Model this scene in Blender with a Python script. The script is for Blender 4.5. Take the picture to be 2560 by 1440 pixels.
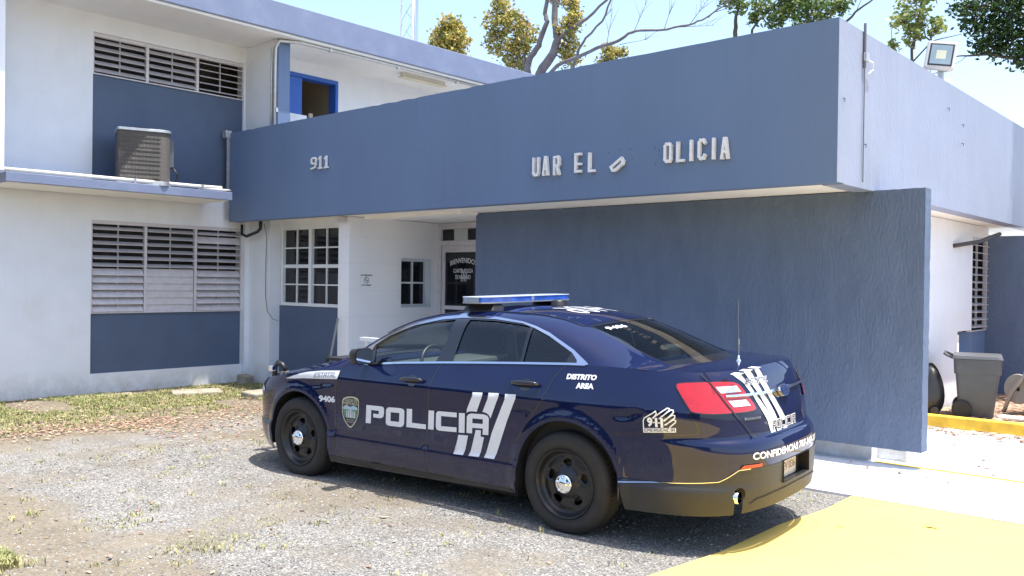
import bpy, bmesh, math, random, bisect
from mathutils import Vector, Matrix, Euler
from mathutils.geometry import delaunay_2d_cdt
import numpy as np
R = math.radians
for o in list(bpy.data.objects): bpy.data.objects.remove(o, do_unlink=True)
scene = bpy.context.scene
COL = scene.collection
# ---------------------------------------------------------------- camera
cd = bpy.data.cameras.new('camera'); cam = bpy.data.objects.new('camera', cd); COL.objects.link(cam)
cd.sensor_width = 36; cd.lens = 2208.9/2560*36; cd.clip_start = .05; cd.clip_end = 3000
yaw, pitch, roll = R(41.618), R(-.382), R(.7527)
fw = Vector((-math.sin(yaw)*math.cos(pitch), math.cos(yaw)*math.cos(pitch), math.sin(pitch)))
rt = Vector((math.cos(yaw), math.sin(yaw), 0)); up = rt.cross(fw)
r2 = rt*math.cos(roll)+up*math.sin(roll); u2 = up*math.cos(roll)-rt*math.sin(roll)
mw = Matrix((r2, u2, -fw)).transposed().to_4x4(); mw.translation = (0, 0, 1.7518)
cam.matrix_world = mw
scene.camera = cam
# ---------------------------------------------------------------- daylight
SUN = Vector((.222, .066, 1)).normalized()
world = bpy.data.worlds.new('World'); scene.world = world; world.use_nodes = True
wn = world.node_tree.nodes; wl = world.node_tree.links
sky = wn.new('ShaderNodeTexSky'); sky.sky_type = 'NISHITA'; sky.sun_disc = False
sky.sun_elevation = math.asin(SUN.z); sky.sun_rotation = math.atan2(SUN.x, SUN.y)
sky.air_density = 1.0; sky.dust_density = 2.2; sky.ozone_density = 1.0
wn['Background'].inputs[1].default_value = .15
wl.new(sky.outputs[0], wn['Background'].inputs[0])
sd = bpy.data.lights.new('sun', 'SUN'); sd.energy = 3.4; sd.angle = R(.53); sd.color = (1, .955, .89)
sun = bpy.data.objects.new('sun', sd); COL.objects.link(sun)
sun.rotation_euler = SUN.to_track_quat('Z', 'Y').to_euler(); sun.location = (0, 0, 30)
vs = scene.view_settings; vs.view_transform = 'Standard'; vs.look = 'None'; vs.gamma = 1; vs.exposure = 1.30; vs.use_curve_mapping = False
scene.render.film_transparent = False
try:
    scene.cycles.max_bounces = 10; scene.cycles.diffuse_bounces = 8; scene.cycles.caustics_reflective = False; scene.cycles.caustics_refractive = False
except Exception: pass
# ---------------------------------------------------------------- materials
def nodes(name):
    m = bpy.data.materials.new(name); m.use_nodes = True
    nt = m.node_tree; return m, nt, nt.nodes['Principled BSDF']
def N(nt, t, **k):
    n = nt.nodes.new(t)
    for a, b in k.items():
        if a in n.inputs.keys() if isinstance(a, str) else False: n.inputs[a].default_value = b
        else: setattr(n, a, b)
    return n
def coords(nt, scale=(1, 1, 1)):
    tc = nt.nodes.new('ShaderNodeTexCoord'); mp = nt.nodes.new('ShaderNodeMapping')
    mp.inputs['Scale'].default_value = scale
    nt.links.new(tc.outputs['Object'], mp.inputs[0]); return mp.outputs[0]
def noise(nt, vec, scale, detail=3, rough=.55):
    n = nt.nodes.new('ShaderNodeTexNoise'); n.inputs['Scale'].default_value = scale
    n.inputs['Detail'].default_value = detail; n.inputs['Roughness'].default_value = rough
    nt.links.new(vec, n.inputs['Vector']); return n.outputs['Fac']
def ramp(nt, fac, stops):
    r = nt.nodes.new('ShaderNodeValToRGB'); e = r.color_ramp.elements
    while len(e) < len(stops): e.new(.5)
    for i, (p_, c_) in enumerate(stops):
        e[i].position = p_; e[i].color = (c_[0], c_[1], c_[2], 1) if hasattr(c_, '__len__') else (c_, c_, c_, 1)
    nt.links.new(fac, r.inputs[0]); return r.outputs[0]
def mixc(nt, fac, a, b, mode='MIX'):
    m = nt.nodes.new('ShaderNodeMix'); m.data_type = 'RGBA'; m.blend_type = mode
    for sock, v_ in ((m.inputs[0], fac), (m.inputs[6], a), (m.inputs[7], b)):
        if hasattr(v_, 'links') or hasattr(v_, 'is_output'): nt.links.new(v_, sock)
        elif hasattr(v_, '__len__'): sock.default_value = (v_[0], v_[1], v_[2], 1)
        else: sock.default_value = v_
    return m.outputs[2]
def bump(nt, bs, h, strength, dist, prev=None):
    b = nt.nodes.new('ShaderNodeBump'); b.inputs['Strength'].default_value = strength; b.inputs['Distance'].default_value = dist
    nt.links.new(h, b.inputs['Height'])
    if prev is not None: nt.links.new(prev, b.inputs['Normal'])
    nt.links.new(b.outputs[0], bs.inputs['Normal']); return b.outputs[0]
def mat(name, col, rough=.5, metal=0, var=.08, vscale=3, bstr=0, bscale=40, bdist=.004, spec=.5, coat=0, vec=(1, 1, 1), dirt=None, dscale=1.2, dlo=.58, dhi=.75, streak=0, base=None):
    """paint-like surface: colour with a little uneven wear, optional bump and dirt patches"""
    m, nt, bs = nodes(name)
    v_ = coords(nt, vec)
    n1 = noise(nt, v_, vscale, 4)
    a = tuple(c*(1-var) for c in col); b = tuple(min(1, c*(1+var)) for c in col)
    c_ = ramp(nt, n1, [(.3, a), (.7, b)])
    if dirt:
        d = noise(nt, v_, dscale, 6, .65)
        f = ramp(nt, d, [(dlo, 0), (dhi, 1)])
        c_ = mixc(nt, f, c_, dirt)
    if streak:   # rain streaks running down the face
        s_ = noise(nt, coords(nt, (7, 7, .28)), 1.6, 6, .65)
        c_ = mixc(nt, 1.0, c_, ramp(nt, s_, [(.30, 1-streak), (.5, 1), (.62, 1), (.80, 1+streak*.8)]), 'MULTIPLY')
    if base:     # splashed dirt near the ground
        sx = nt.nodes.new('ShaderNodeSeparateXYZ'); nt.links.new(coords(nt), sx.inputs[0])
        mr = nt.nodes.new('ShaderNodeMapRange'); mr.inputs[1].default_value = .42; mr.inputs[2].default_value = -.05; nt.links.new(sx.outputs[2], mr.inputs[0])
        ad = nt.nodes.new('ShaderNodeMath'); ad.operation = 'MULTIPLY'; nt.links.new(mr.outputs[0], ad.inputs[0]); nt.links.new(ramp(nt, noise(nt, coords(nt), 5, 7, .75), [(.35, 0), (.62, 1.0)]), ad.inputs[1])
        c_ = mixc(nt, ad.outputs[0], c_, base)
    nt.links.new(c_, bs.inputs['Base Color'])
    bs.inputs['Roughness'].default_value = rough; bs.inputs['Metallic'].default_value = metal
    bs.inputs['Specular IOR Level'].default_value = spec; bs.inputs['Coat Weight'].default_value = coat; bs.inputs['Coat Roughness'].default_value = .03
    if bstr: bump(nt, bs, noise(nt, v_, bscale, 4), bstr, bdist)
    return m
M = {}
WHITE = (.77, .80, .85)
M['white'] = mat('white_wall_paint', WHITE, .65, var=.03, bstr=.35, bscale=60, dirt=(.66, .66, .63), dscale=.9, dlo=.60, dhi=.95, streak=.022, base=(.50, .50, .46))
M['soffit'] = mat('cream_soffit_paint', (.84, .82, .76), .7, var=.04, bstr=.2, bscale=50, dirt=(.60, .53, .42), dlo=.66, dhi=.9)
M['ceiling'] = mat('white_eave_paint', (.82, .82, .80), .7, var=.03, bstr=.2, bscale=50)
M['sunlit_blue'] = mat('sunlit_blue_wall_paint', (.19, .228, .345), .5, var=.06, vscale=2.5, bstr=.5, bscale=35, bdist=.006, dirt=(.24, .28, .39), dscale=2.5, dlo=.5, dhi=.9)  # blue wall paint lightened: sun on roof edge and ledge put into the colour
M['fascia'] = mat('weathered_sunlit_blue_paint', (.265, .30, .405), .5, var=.05, vscale=1.5, bstr=.5, bscale=16, bdist=.008, dirt=(.23, .27, .375), dscale=1.6, dlo=.60, dhi=.9, streak=.05)  # the same blue, paler: sunlight on the side fascia painted in
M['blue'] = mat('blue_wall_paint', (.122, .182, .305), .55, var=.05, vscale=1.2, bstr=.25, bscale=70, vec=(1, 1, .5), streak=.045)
M['dblue'] = mat('dark_blue_wall_paint', (.078, .112, .185), .6, var=.06, bstr=.2, bscale=60)
M['alu'] = mat('grey_louvre_metal', (.62, .59, .61), .5, metal=.15, var=.08, vscale=9, dirt=(.30, .26, .22), dscale=6, dlo=.62, dhi=.85)
M['frame'] = mat('white_window_frame', (.75, .77, .78), .4, var=.03)
M['conc'] = mat('old_concrete', (.30, .27, .21), .85, var=.25, vscale=6, bstr=.5, bscale=30)
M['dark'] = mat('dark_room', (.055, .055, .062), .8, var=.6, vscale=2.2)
M['galv'] = mat('galvanised_metal', (.55, .56, .57), .38, metal=.7, var=.12, vscale=12)
M['pvc'] = mat('cream_plastic_pipe', (.72, .70, .63), .45, var=.05, vscale=7)
M['black'] = mat('black_plastic', (.018, .018, .02), .42, var=.1)
M['rubber'] = mat('tyre_rubber', (.022, .02, .019), .75, var=.25, vscale=8, bstr=.15, bscale=80)
M['chrome'] = mat('chrome', (.85, .86, .88), .07, metal=1, var=.02)
M['satin'] = mat('satin_trim', (.62, .65, .72), .16, metal=1, var=.02)
M['bdoor'] = mat('bright_blue_door_paint', (.03, .12, .50), .45, var=.06)
M['yellow'] = mat('yellow_kerb_paint', (.72, .46, .045), .7, var=.15, vscale=9, bstr=.4, bscale=40, dirt=(.38, .27, .10), dscale=5, dlo=.6, dhi=.85)
def glass(name, tint, alpha, rough=.01):
    m, nt, bs = nodes(name)
    tr = nt.nodes.new('ShaderNodeBsdfTransparent'); tr.inputs[0].default_value = (*tint, 1)
    gl = nt.nodes.new('ShaderNodeBsdfGlossy'); gl.inputs['Roughness'].default_value = rough
    fr = nt.nodes.new('ShaderNodeFresnel'); fr.inputs[0].default_value = 1.5
    ad = nt.nodes.new('ShaderNodeMath'); ad.operation = 'MULTIPLY'; ad.inputs[1].default_value = alpha
    nt.links.new(fr.outputs[0], ad.inputs[0])
    mx = nt.nodes.new('ShaderNodeMixShader'); nt.links.new(ad.outputs[0], mx.inputs[0])
    nt.links.new(tr.outputs[0], mx.inputs[1]); nt.links.new(gl.outputs[0], mx.inputs[2])
    nt.links.new(mx.outputs[0], nt.nodes['Material Output'].inputs[0]); return m
M['carglass'] = glass('tinted_car_glass', (.84, .93, .90), 1.6)
M['backglass'] = glass('tinted_back_glass', (.74, .86, .80), 1.5)
M['pane'] = mat('dark_window_pane', (.012, .013, .016), .06, var=.3)
# ---------------------------------------------------------------- mesh helpers
def link(o, parent=None):
    COL.objects.link(o)
    if parent is not None: o.parent = parent
    return o
def tag(o, label=None, cat=None, group=None, kind=None):
    for k, v_ in (('label', label), ('category', cat), ('group', group), ('kind', kind)):
        if v_: o[k] = v_
    return o
def empty(name, loc=(0, 0, 0), rot=(0, 0, 0), label=None, cat=None, group=None, parent=None):
    o = bpy.data.objects.new(name, None); o.empty_display_size = .2
    link(o, parent); o.location = loc; o.rotation_euler = rot
    return tag(o, label, cat, group)
def mesh(name, vs_, fs, m, parent=None, smooth=False, normals=None, mats=None, mi=None):
    me = bpy.data.meshes.new(name); me.from_pydata([tuple(map(float, q)) for q in vs_], [], fs); me.update()
    o = bpy.data.objects.new(name, me)
    for q in (mats or [m]): me.materials.append(q)
    if mi is not None: me.polygons.foreach_set('material_index', mi)
    if smooth or normals is not None: me.polygons.foreach_set('use_smooth', [True]*len(me.polygons))
    if normals is not None: me.normals_split_custom_set_from_vertices(normals)
    return link(o, parent)
class MB:
    def __init__(s): s.v = []; s.f = []
    def add(s, v_, f_):
        n = len(s.v); s.v += [tuple(q) for q in v_]; s.f += [tuple(i+n for i in q) for q in f_]; return s
    def box(s, lo, hi, rot=None, c=None):
        (a, b, c0), (d, e, f) = lo, hi
        v_ = [Vector(q) for q in ((a, b, c0), (d, b, c0), (d, e, c0), (a, e, c0), (a, b, f), (d, b, f), (d, e, f), (a, e, f))]
        if rot is not None:
            ctr = Vector(c if c else ((a+d)/2, (b+e)/2, (c0+f)/2)); v_ = [rot@(q-ctr)+ctr for q in v_]
        return s.add(v_, [(3, 2, 1, 0), (4, 5, 6, 7), (0, 1, 5, 4), (1, 2, 6, 5), (2, 3, 7, 6), (3, 0, 4, 7)])
    def tube(s, pts, r, n=10, cap=True):
        pts = [Vector(q) for q in pts]; rr = r if hasattr(r, '__len__') else [r]*len(pts)
        rings = []; nx = None
        for i, q in enumerate(pts):
            t = (pts[min(i+1, len(pts)-1)]-pts[max(i-1, 0)]).normalized()
            if nx is None:
                nx = t.orthogonal().normalized()
            else:
                nx = (nx-t*nx.dot(t)).normalized()
            b = t.cross(nx)
            rings.append([q+(nx*math.cos(2*math.pi*k/n)+b*math.sin(2*math.pi*k/n))*rr[i] for k in range(n)])
        v_ = [p_ for g in rings for p_ in g]; f_ = []
        for i in range(len(rings)-1):
            for k in range(n):
                f_.append((i*n+k, i*n+(k+1) % n, (i+1)*n+(k+1) % n, (i+1)*n+k))
        if cap: f_ += [tuple(range(n-1, -1, -1)), tuple(range((len(rings)-1)*n, len(rings)*n))]
        return s.add(v_, f_)
    def lathe(s, prof, axis='z', c=(0, 0, 0), n=32):
        v_ = []; f_ = []
        for r, h in prof:
            for k in range(n):
                a = 2*math.pi*k/n
                q = {'z': (r*math.cos(a), r*math.sin(a), h), 'y': (r*math.cos(a), h, -r*math.sin(a)), 'x': (h, r*math.cos(a), r*math.sin(a))}[axis]
                v_.append((q[0]+c[0], q[1]+c[1], q[2]+c[2]))
        for i in range(len(prof)-1):
            for k in range(n): f_.append((i*n+k, i*n+(k+1) % n, (i+1)*n+(k+1) % n, (i+1)*n+k))
        return s.add(v_, f_)
    def build(s, name, m, parent=None, smooth=False, bevel=0, seg=2, sub=0):
        o = mesh(name, s.v, s.f, m, parent, smooth)
        if bevel or sub:
            bm = bmesh.new(); bm.from_mesh(o.data)
            if bevel: bmesh.ops.bevel(bm, geom=bm.edges[:], offset=bevel, segments=seg, affect='EDGES', profile=.5, clamp_overlap=True)
            bm.to_mesh(o.data); bm.free()
        return o
def pip(x, y, P):
    c_ = False; j = len(P)-1
    for i in range(len(P)):
        (a, b), (d, e) = P[i], P[j]
        if (b > y) != (e > y) and x < (d-a)*(y-b)/(e-b)+a: c_ = not c_
        j = i
    return c_
def dens(P, step, closed=True):
    out = []
    n = len(P)
    for i in range(n if closed else n-1):
        a, b = P[i], P[(i+1) % n]; k = max(1, int(math.ceil(math.hypot(b[0]-a[0], b[1]-a[1])/step)))
        for j in range(k): out.append((a[0]+(b[0]-a[0])*j/k, a[1]+(b[1]-a[1])*j/k))
    if not closed: out.append(P[-1])
    return out
def cdt(outers, holes=(), step=.03, dstep=None):
    """triangulate polygons (union of outers, minus holes) with interior points on a grid"""
    V = []; E = []
    for P in list(outers)+list(holes):
        Q = dens(P, dstep or step); n0 = len(V); V += Q; E += [(n0+i, n0+(i+1) % len(Q)) for i in range(len(Q))]
    xs = [q[0] for q in V]; ys = [q[1] for q in V]
    x = math.floor(min(xs)/step)*step
    while x < max(xs):
        y = math.floor(min(ys)/step)*step
        while y < max(ys):
            if any(pip(x, y, P) for P in outers) and not any(pip(x, y, P) for P in holes): V.append((x+step*.013, y+step*.017))
            y += step
        x += step
    r = delaunay_2d_cdt([Vector(q) for q in V], E, [], 0, 1e-6)
    vv, ff = r[0], r[2]; keep = []
    for f in ff:
        cx = sum(vv[i].x for i in f)/len(f); cy = sum(vv[i].y for i in f)/len(f)
        if any(pip(cx, cy, P) for P in outers) and not any(pip(cx, cy, P) for P in holes):
            a, b, c_ = (vv[i] for i in f[:3])
            keep.append(tuple(f) if (b-a).cross(c_-a) > 0 else tuple(reversed(f)))
    return [(q.x, q.y) for q in vv], keep
def spread(Q, u, v_):
    """bilinear point in the quad bl, br, tr, tl"""
    (a, b), (c_, d), (e, f), (g, h) = Q
    return ((a*(1-u)+c_*u)*(1-v_)+(g*(1-u)+e*u)*v_, (b*(1-u)+d*u)*(1-v_)+(h*(1-u)+f*u)*v_)
def text_mesh(s, bold=.0, shear=0.):
    cu = bpy.data.curves.new('t', 'FONT'); cu.body = s; cu.offset = bold; cu.shear = shear; cu.resolution_u = 3; cu.fill_mode = 'FRONT'
    o = bpy.data.objects.new('t', cu); COL.objects.link(o)
    dg = bpy.context.evaluated_depsgraph_get(); me = bpy.data.meshes.new_from_object(o.evaluated_get(dg))
    v_ = [(q.co.x, q.co.y) for q in me.vertices]; f_ = []
    for q in me.polygons:
        i = list(q.vertices); f_.append(tuple(i) if q.normal.z >= 0 else tuple(reversed(i)))
    bpy.data.objects.remove(o); bpy.data.meshes.remove(me); bpy.data.curves.remove(cu)
    xs = [q[0] for q in v_]; ys = [q[1] for q in v_]; x0, x1, y0, y1 = min(xs), max(xs), min(ys), max(ys)
    return [((a-x0)/(x1-x0), (b-y0)/(y1-y0)) for a, b in v_], f_, (x1-x0)/(y1-y0)
# square stroke alphabet used for the car lettering and the wall sign
GL = {'E': [[(.72, 1), (.1, 1), (.1, 0), (.72, 0)], [(.1, .5), (.6, .5)]], 'S': [[(.72, 1), (.1, 1), (.1, .52), (.72, .52), (.72, 0), (.06, 0)]],
      'T': [[(.02, 1), (.78, 1)], [(.4, 1), (.4, 0)]], 'A': [[(.1, 0), (.1, 1), (.72, 1), (.72, 0)], [(.1, .42), (.72, .42)]],
      'L': [[(.1, 1), (.1, 0), (.7, 0)]], 'P': [[(.1, 0), (.1, 1), (.72, 1), (.72, .45), (.1, .45)]], 'O': [[(.1, 0), (.1, 1), (.72, 1), (.72, 0), (.1, 0)]],
      'I': [[(.25, 0), (.25, 1)]], 'C': [[(.72, 1), (.1, 1), (.1, 0), (.72, 0)]], 'M': [[(.08, 0), (.08, 1), (.42, .45), (.76, 1), (.76, 0)]],
      'R': [[(.1, 0), (.1, 1), (.72, 1), (.72, .5), (.1, .5)], [(.4, .5), (.74, 0)]], 'G': [[(.72, 1), (.1, 1), (.1, 0), (.72, 0), (.72, .48), (.45, .48)]],
      'N': [[(.1, 0), (.1, 1), (.72, 0), (.72, 1)]], 'U': [[(.1, 1), (.1, 0), (.72, 0), (.72, 1)]]}
def strokes(lines, t):
    Q = []
    for L in lines:
        for a, b in zip(L, L[1:]):
            d = Vector(b)-Vector(a); l = d.length
            if l < 1e-6: continue
            d /= l; n = Vector((-d.y, d.x))*t/2; e = d*t/2
            A_, B_ = Vector(a)-e, Vector(b)+e
            Q.append([tuple(A_-n), tuple(B_-n), tuple(B_+n), tuple(A_+n)])
    return Q
def word(s, t):
    out = []; x = 0
    for ch in s:
        out += [[(a+x, b) for a, b in q] for q in strokes(GL[ch], t)]
        x += .5 if ch == 'I' else .98
    return out, x-.16
# ---- smooth interpolation -------------------------------------------------
def spl(x, pts):
    n = len(pts)
    if x <= pts[0][0]: return pts[0][1]
    if x >= pts[-1][0]: return pts[-1][1]
    i = 0
    while x > pts[i+1][0]: i += 1
    def d(k): return (pts[k+1][1]-pts[k][1])/(pts[k+1][0]-pts[k][0])
    def m(k):
        if k == 0: return d(0)
        if k == n-1: return d(n-2)
        a, b = d(k-1), d(k)
        return 0 if a*b <= 0 else 2*a*b/(a+b)
    h = pts[i+1][0]-pts[i][0]; t = (x-pts[i][0])/h
    return ((2*t**3-3*t*t+1)*pts[i][1]+(t**3-2*t*t+t)*h*m(i)
            + (-2*t**3+3*t*t)*pts[i+1][1]+(t**3-t*t)*h*m(i+1))
# ---- car surface functions (car frame: x forward, y left, z up, origin under the rear axle) ----
XR0, XF0 = -0.30, 2.75
WZ = [(.15,.905),(.22,.925),(.32,.945),(.40,.950),(.44,.948),(.48,.930),(.60,.936),(.78,.946),(.90,.950),(.93,.950),(.95,.944),(.98,.934),(1.02,.920),(1.10,.885),(1.20,.840),(1.3,.78)]
XR = [(.15,-1.20),(.22,-1.25),(.32,-1.285),(.5,-1.302),(.66,-1.305),(.73,-1.285),(.76,-1.245),(.9,-1.225),(1.0,-1.20),(1.10,-1.165),(1.16,-1.14),(1.22,-1.10)]
XF = [(.15,3.70),(.22,3.80),(.35,3.88),(.5,3.90),(.65,3.895),(.75,3.86),(.85,3.76),(.95,3.55),(1.1,3.3)]
WREF, RREF, FREF, NR, NF = .95, -1.305, 3.90, 3.2, 2.9
RP = []
for i in range(161):
    c, s = math.cos(math.pi/2*i/160), math.sin(math.pi/2*i/160)
    RP.append((XR0+(RREF-XR0)*abs(c)**(2/NR), WREF*s**(2/NR)))
for i in range(1, 100): RP.append((XR0+(XF0-XR0)*i/100, WREF))
for i in range(160, -1, -1):
    c, s = math.cos(math.pi/2*i/160), math.sin(math.pi/2*i/160)
    RP.append((XF0+(FREF-XF0)*abs(c)**(2/NF), WREF*s**(2/NF)))
RS = [0]
for a, b in zip(RP, RP[1:]): RS.append(RS[-1]+math.hypot(b[0]-a[0], b[1]-a[1]))
OFF = RS[160]-XR0
SMIN, SMAX = -OFF, RS[-1]-OFF
ARCH = ((-.02,.38,.432),(2.868,.37,.418))
def body(s, z):
    sg = 1
    if s < SMIN: s = 2*SMIN-s; sg = -1
    q = min(max(s+OFF, 0), RS[-1]); i = min(max(bisect.bisect_right(RS, q)-1, 0), len(RS)-2)
    t = (q-RS[i])/(RS[i+1]-RS[i])
    x = RP[i][0]+(RP[i+1][0]-RP[i][0])*t; y = RP[i][1]+(RP[i+1][1]-RP[i][1])*t
    if x < XR0: x = XR0+(x-XR0)*(spl(z, XR)-XR0)/(RREF-XR0)
    elif x > XF0: x = XF0+(x-XF0)*(spl(z, XF)-XF0)/(FREF-XF0)
    y = y*spl(z, WZ)/WREF
    if y > .8:
        for cx, cz, r in ARCH:
            d = math.hypot(x-cx, z-cz)
            y += .018*math.exp(-((d-r-.015)/.045)**2)
        # hollow creases behind the front wheel and ahead of the tail lamp
        for cx, cz, L in ((2.53,.875,.16),(-.50,.895,.11)):
            a = (x-cx)/L
            if abs(a) < 1.6: y -= .014*math.exp(-a*a*a*a*2)*math.exp(-((z-cz+.02*a)/.022)**2)
    return (x, sg*y, z)
ZE = [(-1.3,1.12),(-1.1,1.15),(-.95,1.172),(-.8,1.18),(-.6,1.19),(-.3,1.195),(0,1.19),(.45,1.17),(1.2,1.13),(1.97,1.075),(2.3,1.035),(2.6,.995),(2.9,.95),(3.2,.895),(3.5,.82),(3.7,.77),(3.9,.70)]
ZC = [(-1.3,1.17),(-1.17,1.195),(-1.0,1.205),(-.6,1.20),(0,1.2),(2.3,1.09),(2.6,1.07),(2.9,1.035),(3.2,.98),(3.5,.895),(3.7,.82),(3.9,.72)]
def topz(x, y):
    e = spl(x, ZE); c = spl(x, ZC) if (x > 2.2 or x < -.55) else e+.01
    return e+(c-e)*max(0, 1-(abs(y)/.90)**2.4)
def ztop(s):
    z = 1.1
    for _ in range(4):
        x, y, _z = body(s, z); z = topz(x, y)
    return z
# roof rail rows: x, y, z at the rail; forward bulge and crown at the centre line
RAIL = [(2.64,.735,1.03,.22,.03),(2.36,.715,1.13,.20,.03),(2.17,.69,1.235,.17,.03),(1.95,.66,1.345,.14,.03),(1.65,.62,1.45,.10,.03),(1.35,.59,1.505,.05,.033),
        (1.0,.565,1.53,0,.035),(.6,.54,1.523,0,.035),(.3,.53,1.49,-.05,.035),(.1,.54,1.443,-.09,.035),(-.1,.56,1.375,-.11,.035),(-.3,.58,1.297,-.12,.03),(-.5,.575,1.225,-.12,.02),(-.64,.565,1.18,-.13,.012)]
_rr = sorted(RAIL)
def railc(x, k): return spl(x, [(r[0], r[k]) for r in _rr])
def roof(x, v):
    """point of the windshield / roof / back glass surface: x of the rail row, v across (-1..1)"""
    k = 1-abs(v)**2.2
    return (x+railc(x, 3)*(1-v*v), railc(x, 1)*v, railc(x, 2)+railc(x, 4)*k)
def green(x, z):
    """greenhouse side: between the belt line and the rail"""
    zb = topz(x, .9); yb = body(x, zb)[1]; zr = railc(x, 2); yr = railc(x, 1)
    if zr-zb < 1e-4: return (x, yb, zb)
    h = min(max((z-zb)/(zr-zb), 0), 1)
    k = 1+7*min(max((zr-zb-.03)/.33, 0), 1)
    return (x, yb+(yr-yb)*(.5*h+.5*h**k), zb+h*(zr-zb))
# ================================================================= ground
def ground_mat():
    m, nt, bs = nodes('gravel_lot')
    v_ = coords(nt)
    vo = nt.nodes.new('ShaderNodeTexVoronoi'); vo.inputs['Scale'].default_value = 95; nt.links.new(v_, vo.inputs['Vector'])
    sep = nt.nodes.new('ShaderNodeSeparateColor'); nt.links.new(vo.outputs['Color'], sep.inputs[0])
    st = ramp(nt, sep.outputs[0], [(0, (.085, .082, .076)), (.25, (.15, .147, .137)), (.6, (.215, .206, .19)), (.85, (.285, .272, .25)), (1, (.43, .415, .385))])
    dirt = ramp(nt, noise(nt, v_, 30, 5, .7), [(.3, (.14, .118, .085)), (.7, (.25, .215, .16))])
    big = noise(nt, v_, .75, 5, .6)
    f = ramp(nt, big, [(.46, 0), (.60, .85)])
    # bare dirt towards the near left corner and along the wall
    sx = nt.nodes.new('ShaderNodeSeparateXYZ'); nt.links.new(v_, sx.inputs[0])
    def lin(sock, a, b):
        mr = nt.nodes.new('ShaderNodeMapRange'); mr.inputs[1].default_value = a; mr.inputs[2].default_value = b; nt.links.new(sock, mr.inputs[0]); return mr.outputs[0]
    nearleft = lin(sx.outputs[1], 3.1, 2.3)
    wall = lin(sx.outputs[0], -9.0, -10.6)
    far = lin(sx.outputs[0], -60, -80)
    mx = nt.nodes.new('ShaderNodeMath'); mx.operation = 'MAXIMUM'; nt.links.new(nearleft, mx.inputs[0]); nt.links.new(wall, mx.inputs[1])
    ng = nt.nodes.new('ShaderNodeMath'); ng.operation = 'MULTIPLY_ADD'; nt.links.new(mx.outputs[0], ng.inputs[0]); ng.inputs[1].default_value = .8
    nn = noise(nt, v_, 1.7, 5, .7); s2 = nt.nodes.new('ShaderNodeMath'); s2.operation = 'SUBTRACT'; nt.links.new(nn, s2.inputs[0]); s2.inputs[1].default_value = .45
    nt.links.new(s2.outputs[0], ng.inputs[2])
    f2 = ramp(nt, ng.outputs[0], [(.25, 0), (.60, 1)])
    c_ = mixc(nt, f, st, dirt); c_ = mixc(nt, f2, c_, dirt)
    fine = ramp(nt, noise(nt, v_, 2.3, 6, .7), [(.3, .82), (.7, 1.12)])
    c_ = mixc(nt, 1.0, c_, fine, 'MULTIPLY')
    tan = ramp(nt, noise(nt, v_, 3.1, 6, .75), [(.55, 0), (.75, .55)])
    c_ = mixc(nt, tan, c_, (.32, .28, .215))
    nt.links.new(c_, bs.inputs['Base Color']); bs.inputs['Roughness'].default_value = .9; bs.inputs['Specular IOR Level'].default_value = .2
    b1 = bump(nt, bs, vo.outputs['Distance'], .7, .006)
    bump(nt, bs, noise(nt, v_, 14, 5, .7), .5, .02, b1)
    return m
g = MB()
# one sheet to the horizon: fine grid near the camera, coarse ring outside
xs = [-900, -300, -100, -40]+[-20+.5*i for i in range(41)]+[20, 60, 200, 900]
ys = [-900, -200, -40, -10]+[-4+.5*i for i in range(57)]+[40, 100, 300, 900]
def gz(x, y):
    if -13.4 < x < -3 and 0 < y < 7.2:
        k = min(1, (x+13.4)/.6, (-3-x)/.8, (7.2-y)/.8, y/1.)
        return k*.018*(math.sin(x*1.7+y*.9)+math.sin(y*2.3-x*.6))*.5
    return 0
V = [(x, y, gz(x, y)) for y in ys for x in xs]; nx_ = len(xs)
F = [(j*nx_+i, j*nx_+i+1, (j+1)*nx_+i+1, (j+1)*nx_+i) for j in range(len(ys)-1) for i in range(nx_-1)]
tag(mesh('ground', V, F, ground_mat(), smooth=True), kind='structure')
# pale concrete path and the painted yellow pad
def path_mat(name, col, dirtc, lo, hi):
    m, nt, bs = nodes(name); v_ = coords(nt)
    c_ = ramp(nt, noise(nt, v_, 2.2, 5, .6), [(.3, tuple(q*.93 for q in col)), (.7, tuple(q*1.04 for q in col))])
    d = ramp(nt, noise(nt, v_, 6.5, 7, .72), [(lo, 0), (hi, 1)])
    c_ = mixc(nt, d, c_, dirtc)
    nt.links.new(c_, bs.inputs['Base Color']); bs.inputs['Roughness'].default_value = .8
    bump(nt, bs, noise(nt, v_, 60, 5, .7), .35, .003); return m
pb = MB(); pb.box((-10.5, 7.36, -.1), (6, 30, .022))
tag(pb.build('path', path_mat('white_concrete', (.72, .73, .75), (.50, .46, .40), .62, .85)), kind='structure')
yb_ = [(-3.0, -3), (-2.90, 3.2), (-2.87, 4.4), (-2.78, 5.2), (-2.79, 6.1), (-2.72, 6.8), (-2.74, 7.352), (6, 7.352), (6, -3)]
vv, ff = cdt([yb_], step=.6)
vv2 = [(a, b, .016) for a, b in vv]
tag(mesh('yellow_pavement', vv2, ff, path_mat('yellow_ground_paint', (.80, .565, .14), (.62, .48, .24), .62, .95)), kind='structure')
lb = MB(); lb.box((-3.1, 8.90, .0225), (6, 8.97, .026))
tag(lb.build('painted_line', M['yellow']), kind='structure')
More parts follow.
